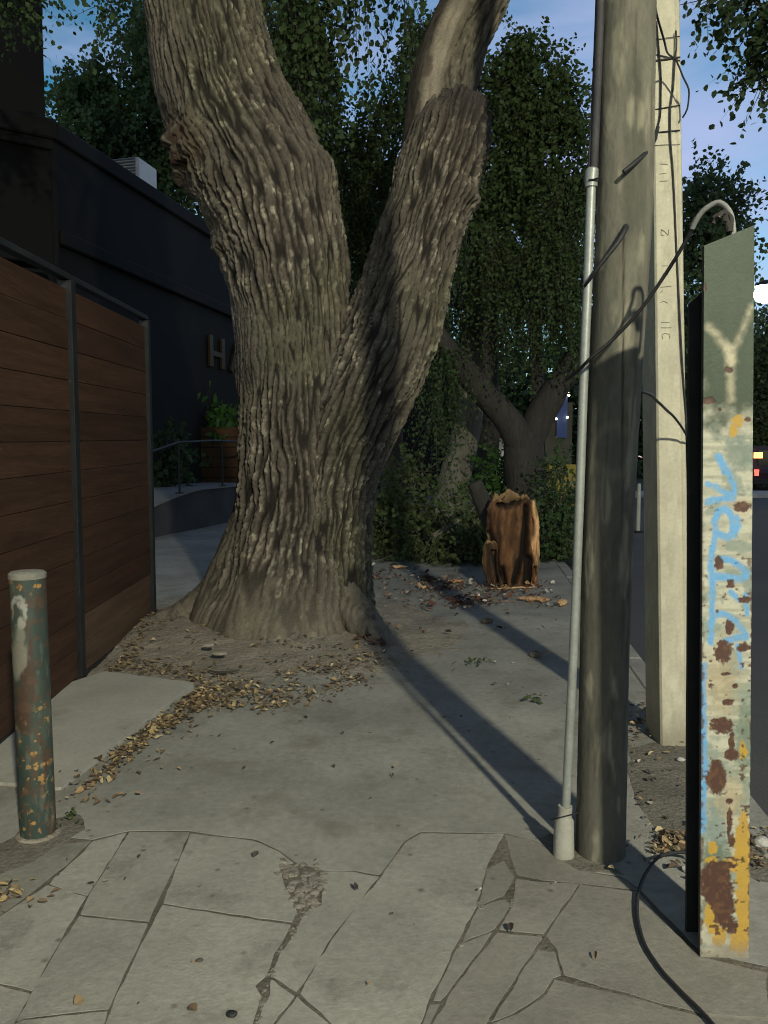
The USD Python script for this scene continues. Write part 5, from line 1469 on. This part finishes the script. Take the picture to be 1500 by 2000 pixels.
add_crown(lt, [(190, 195, 75, 45, 300), (170, 170, 50, 50, 160), (290, 90, 40, 80, 130), (265, 40, 50, 50, 90), (310, 170, 45, 70, 180), (230, 260, 110, 40, 320), (310, 270, 70, 40, 220), (200, 130, 25, 35, 40),
              (300, 360, 70, 40, 150), (390, 330, 70, 80, 170), (420, 420, 60, 60, 130), (360, 300, 50, 40, 100), (240, 320, 60, 30, 110)], 26.0, 131, M_leafA, leaf=0.16, step=0.10, droop=0.6, gap=0.42, gscale=0.9)
rt = thing('roadside_tree', tuple(P(1400, 1000, 24)[:2]) + (-0.12,), 'tree of fluttering poplar like leaves right of the concrete pole', 'tree')
limb(rt, [(1380, 1000, 24, 0.3), (1385, 700, 24, 0.24), (1390, 500, 24, 0.16), (1400, 380, 24, 0.06)], name='trunk', seg=12)
add_crown(rt, [(1350, 360, 30, 40, 70), (1390, 400, 45, 40, 120), (1425, 380, 28, 40, 60), (1360, 470, 50, 60, 160), (1400, 470, 45, 50, 120), (1350, 560, 40, 80, 140), (1360, 700, 50, 120, 240), (1345, 840, 50, 90, 200), (1440, 560, 30, 60, 60)], 24, 141, M_leafB, leaf=0.15, step=0.10, droop=0.4, gap=0.40, gscale=1.0)
ov = thing('overhanging_branch', tuple(P(1540, 40, 8)), 'dark leafy branch hanging into the top right corner', 'branch')
limb(ov, [(1620, -120, 8, 0.05), (1560, -20, 8, 0.035), (1510, 40, 8, 0.02), (1485, 90, 8, 0.008)], name='stem', seg=8, n=16)
add_crown(ov, [(1495, 40, 35, 55, 60), (1500, 110, 28, 40, 42), (1395, 0, 30, 14, 14), (1450, -25, 50, 25, 30), (1560, 20, 60, 80, 90)], 8.0, 151, M_leafB, leaf=0.07, per=9, droop=0.5, gap=0.3)
ov2 = thing('overhanging_branch', tuple(P(60, -40, 9)), 'leafy branch tips hanging over the top left corner of the building', 'branch')
limb(ov2, [(-60, -160, 9, 0.05), (20, -80, 9, 0.03), (90, -10, 9, 0.01)], name='stem', seg=8, n=14)
add_crown(ov2, [(100, -5, 18, 45, 40), (40, -30, 60, 35, 70), (150, -12, 20, 16, 14), (210, 5, 18, 14, 12)], 9.0, 161, M_leafA, leaf=0.07, per=9, droop=0.6, gap=0.3)
ov3 = thing('overhanging_branch', tuple(P(620, -60, 10)), 'drooping leafy strands hanging at the top between the two limbs', 'branch')
limb(ov3, [(470, -160, 10, 0.05), (560, -110, 10, 0.035), (680, -90, 10, 0.02)], name='stem', seg=8, n=14)
add_crown(ov3, [(560, 10, 60, 90, 110), (635, 10, 34, 80, 60), (700, -40, 30, 40, 24), (590, 110, 40, 60, 50), (785, -10, 26, 40, 18)], 10.5, 171, M_leafA, leaf=0.085, per=14, droop=1.4, gap=0.40, gscale=1.6)
ft = thing('park_tree', tuple(P(1540, 960, 40)[:2]) + (0,), 'lamp lit tree across the road at the right edge', 'tree')
limb(ft, [(1540, 960, 40, 0.4), (1545, 800, 40, 0.3), (1550, 650, 40, 0.2)], name='trunk', seg=12)
add_crown(ft, [(1500, 680, 50, 70, 260), (1540, 620, 60, 60, 200), (1510, 780, 60, 80, 320), (1490, 860, 50, 60, 200), (1580, 720, 80, 120, 300), (1470, 780, 40, 90, 150)], 40, 181, M_leafC, leaf=0.2, step=0.14, droop=0.5, gap=0.38, gscale=0.5)
# far off wood that closes the view
c_, r_, n_ = [], [], []
r = np.random.default_rng(5)
for k in range(26):
    xk = -16 + k * 2.8
    yk = 58 + r.uniform(-4, 6)
    c_.append((xk, yk, 5.0 + r.uniform(-1, 2.5))); r_.append((3.4, 2.2, 6.0)); n_.append(260)
put('distant_trees', shoots(c_, r_, n_, 61, leaf=0.6, per=10, step=0.3, droop=0.4, gap=0.15, gscale=0.3)[0], M_leafB, kind='stuff', label='far off row of dark trees across the road', cat='trees')

# ------------------------------------------------------------------ fallen leafy branches round the log
fb = [
    ([(735, 1040), (790, 1000), (850, 950)], 11.6, [(770, 995, 45, 36, 110), (800, 1030, 60, 26, 150), (745, 1030, 34, 32, 80), (795, 930, 36, 22, 46)], 'heap of cut leafy branch lying beside the big trunk', M_leafC),
    ([(830, 1055), (890, 1020), (960, 960)], 11.0, [(825, 1055, 40, 20, 90), (925, 1050, 45, 26, 130), (935, 1010, 22, 26, 36), (950, 1065, 36, 18, 70)], 'cut leafy branch spread on the ground left of the torn log', M_leafC),
    ([(1060, 1060), (1090, 1000), (1120, 930)], 11.4, [(1090, 990, 34, 50, 130), (1090, 1060, 38, 40, 150), (1070, 1085, 30, 20, 60), (1110, 925, 25, 30, 50)], 'cut leafy branch piled right of the torn log', M_leafA),
    ([(970, 960), (1000, 930), (985, 890)], 13.2, [(983, 925, 22, 32, 70), (965, 965, 28, 36, 70)], 'bright green leafy shoot between the two trunks', M_leafD),
]
for pts, Y, cl, lab, mt in fb:
    root = thing('fallen_branch', G(pts[0][0], pts[0][1]) * [1, 1, 0], lab, 'branch', group=None)
    limb(root, [(a, b, Y, rr) for (a, b), rr in zip(pts, (0.045, 0.035, 0.012))], mat=M_barkpale, name='stem', seg=8, n=14)
    cc, rr, nn_ = clumps(cl, Y, 0.9)
    lv, tw = shoots(cc, rr, nn_, hash(lab) % 97 if False else len(lab), leaf=0.075, per=12, droop=0.35, gap=0.36, gscale=1.8)
    lv[0][:, 2] = np.maximum(lv[0][:, 2], 0.012)
    tw[0][:, 2] = np.maximum(tw[0][:, 2], 0.012)
    put('leaves', lv, mt, root, kind='stuff')
    put('twigs', tw, M_barkpale, root, kind='stuff')

# shrubs on the terrace
sh = thing('terrace_shrub', (-4.6, 20.5, 1.6), 'broad leaved green shrub above the handrail', 'shrub')
limb(sh, [(410, 890, 20.5, 0.05), (400, 850, 20.5, 0.04), (395, 780, 20.4, 0.015)], name='stem', seg=8, n=12)
c_, r_, n_ = clumps([(390, 785, 38, 28, 26), (435, 815, 42, 22, 26), (355, 790, 30, 22, 16), (340, 820, 26, 18, 12)], 20.5)
put('crown', shoots(c_, r_, n_, 41, leaf=0.30, per=7, droop=0.8, step=0.09, gap=0.0, wide=0.42)[0], M_leafD, sh, kind='stuff')
sh = thing('terrace_shrub', (-4.6, 16.6, 0.7), 'hanging dark green creeper beside the gate end', 'shrub')
limb(sh, [(330, 960, 17.2, 0.04), (335, 880, 17.2, 0.03), (340, 820, 17.2, 0.012)], name='stem', seg=8, n=12)
c_, r_, n_ = clumps([(330, 900, 18, 55, 34), (338, 850, 24, 40, 24)], 17.2)
put('crown', shoots(c_, r_, n_, 42, leaf=0.16, per=8, droop=1.0, step=0.07, gap=0.0)[0], M_leafB, sh, kind='stuff')

# ------------------------------------------------------------------ things across the road
ki = thing('kiosk', tuple(P(985, 960, 24)[:2]) + (0,), 'small white kiosk with a red roof edge seen between the trunks', 'kiosk')
ka, kb = P(960, 900, 24)[:2], P(1014, 900, 24)[:2]
put('wall', obox(ka, kb, 2.0, 0.0, 2.05, side=1.0), M_kioskw, ki)
put('roof', obox(ka - [0.15, 0.1], kb + [0.15, -0.1], 2.3, 2.05, 2.32, side=1.0, bev=0.02), M_red, ki)
put('counter', obox(ka, kb, 0.3, 0.95, 1.02, side=-0.15, bev=0.01), M_white, ki)
stl = thing('market_stall', tuple(P(1085, 960, 22)[:2]) + (0,), 'dark olive market stall with a yellow skirt and blue banner', 'stall')
sa, sb = P(1064, 900, 22)[:2], P(1116, 900, 22)[:2]
put('back_panel', obox(sa, sb, 0.06, 0.9, 3.0, side=0.0), M_tarp, stl)
put('skirt', obox(sa, sb, 0.5, 0.0, 1.25, side=-0.35, bev=0.01), M_yellow, stl)
put('banner', obox(P(1086, 820, 21.8)[:2], P(1106, 820, 21.8)[:2], 0.03, 2.0, 3.3, side=-0.1), M_blue, stl)
for px, py in ((1066, 851), (1086, 818), (1110, 765), (1111, 772), (1108, 815)):
    b = trimesh.creation.icosphere(2, 0.035)
    put('bulb', (b.vertices + P(px, py, 21.6), b.faces), E_bulb, stl)
for px, py, lab in ((1246, 1040, 'slim pale road marker post seen between the two poles'), (1353, 1035, 'slim pale road marker post right of the concrete pole')):
    p_ = G(px, py, -0.12)
    rp = thing('road_marker', (p_[0], p_[1], -0.12), lab, 'marker post')
    put('shaft', tube([p_, p_ + [0, 0, 0.98], p_ + [0, 0, 1.03]], [0.042, 0.040, 0.03], 14), M_marker, rp, smooth=40)
    put('base', tube([p_ + [0, 0, -0.01], p_ + [0, 0, 0.03], p_ + [0, 0, 0.04]], [0.12, 0.12, 0.08], 14), M_tyre, rp, smooth=40)

# parked van and car
def vehicle(root, cx, cy, L, W, H, hood, paint):
    """seen from behind; L along y"""
    x0, x1, y0, y1, zb = cx - W / 2, cx + W / 2, cy, cy + L, 0.10
    sec = [(y0, zb + .25, 0), (y0 + .05, zb + .9, 0)]
    side = Polygon([(y0, .25), (y0 - .05, .8), (y0 + .1, 1.0), (y0 + .35, H), (y1 - hood - .5, H + .02), (y1 - hood, 1.05), (y1, .9), (y1 + .05, .35), (y1, .25)])
    m = trimesh.creation.extrude_polygon(side, W, engine='earcut')
    vv_ = np.asarray(m.vertices)
    vv_ = np.column_stack([x0 + vv_[:, 2], vv_[:, 0], vv_[:, 1] - .12])
    taper = sstep(0.9, H, vv_[:, 2] + .12) * 0.12
    vv_[:, 0] = cx + (vv_[:, 0] - cx) * (1 - taper)
    put('body', (vv_, m.faces), paint, root)
    put('rear_window', box((cx - W * .36, y0 + .10, 1.0), (cx + W * .36, y0 + .22, H - .32)), M_glass, root)
    for s_ in (-1, 1):
        put('side_window', box((cx + s_ * W * .5 - .04, y0 + .6, .95), (cx + s_ * W * .5 - .02 + .0, y1 - hood - .5, H - .32)), M_glass, root)
        put('tail_light', box((cx + s_ * W * .43 - .1, y0 - .07, .55), (cx + s_ * W * .43 + .1, y0 + .02, .85), .01), E_tail, root)
        for yy_ in (y0 + .75, y1 - .8):
            wv_, wf_ = tube([[cx + s_ * (W / 2 - .2), yy_, .20], [cx + s_ * (W / 2 + .01), yy_, .20]], .32, 18)
            put('wheel', (wv_, wf_), M_tyre, root)
    put('bumper', box((x0 + .02, y0 - .12, .15), (x1 - .02, y0 + .05, .40), .03), M_tyre, root)
cx = P(1512, 900, 36)[0]
van = thing('parked_van', (cx, 36, -0.12), 'dark van seen from behind with glowing red and amber rear lights', 'van')
vehicle(van, cx, 36, 4.6, 1.9, 2.05, 0.6, M_vandark)
p_ = P(1481, 889, 35.7)
put('amber_panel', box(p_ - [.2, .02, .14], p_ + [.2, .02, .14]), E_amber, van)
car = thing('distant_car', (P(1462, 890, 44)[0], 44, -0.12), 'far dark car with one white headlight on beside the post', 'car')
vehicle(car, P(1455, 890, 44)[0], 44, 4.2, 1.8, 1.5, 1.2, M_glass)
p_ = P(1471, 872, 43.8)
put('headlight', trimesh.Trimesh(trimesh.creation.icosphere(2, .14).vertices + p_, trimesh.creation.icosphere(2, .14).faces), E_head, car)

# the lit street lamp across the road
LY2 = 21.0
lpz = P(1495, 574, LY2)
sl = thing('street_lamp', (lpz[0] + 1.6, LY2, -0.12), 'lit street lamp glowing white at the right edge', 'street lamp')
bx_ = lpz[0] + 1.6
put('pole', tube([[bx_, LY2, -0.12], [bx_, LY2, 4], [bx_, LY2, lpz[2] + 0.3]], [0.10, 0.08, 0.05], 12), M_steel, sl, smooth=40)
put('arm', tube(spline(np.array([[bx_, LY2, lpz[2] + .25], [bx_ - .8, LY2, lpz[2] + .55], lpz + [0.2, 0, .25]]), 14)[0], 0.035, 8), M_steel, sl, smooth=40)
b = trimesh.creation.icosphere(3, 0.27)
put('globe', (b.vertices * [1.1, 1, .9] + lpz, b.faces), E_lamp, sl, smooth=True)
put('hood', tube([lpz + [0, 0, .20], lpz + [0, 0, .30], lpz + [0, 0, .36]], [.30, .2, .06], 16), M_steel, sl, smooth=40)

# the nearer street lamp of the same row, behind the camera on the kerb: it lights this stretch of pavement
nl = thing('street_lamp', (LAMP[0] - 0.9, LAMP[1] - 1.6, 0), 'nearer lit street lamp on the kerb that lights the pavement', 'street lamp')
nb = np.array([kerb_x(LAMP[1] - 1.6) - 0.45, LAMP[1] - 1.6, 0])
put('pole', tube([nb, nb + [0, 0, 2.5], nb + [0, 0, LAMP[2] + 0.5]], [0.09, 0.075, 0.05], 14), M_steel, nl, smooth=40)
put('arm', tube(spline(np.array([nb + [0, 0, LAMP[2] + .45], nb * 0.5 + LAMP * 0.5 + [0, 0, LAMP[2] * 0.5 + 0.55 - 0.0], LAMP + [-0.1, -0.15, .27]]), 14)[0], 0.03, 8), M_steel, nl, smooth=40)
b = trimesh.creation.icosphere(3, 0.15)
E_near = usdkit.material(stage, LK + 'near_lamp_glow', {'e': ('emission', {'color': (1.0, 0.955, 0.76), 'strength': LAMP_STRENGTH})}, [], surface='e.emission')
put('globe', (b.vertices + LAMP, b.faces), E_near, nl, smooth=True)
put('hood', tube([LAMP + [0, 0, .16], LAMP + [0, 0, .22], LAMP + [0, 0, .28]], [.20, .15, .05], 18), M_steel, nl, smooth=40)
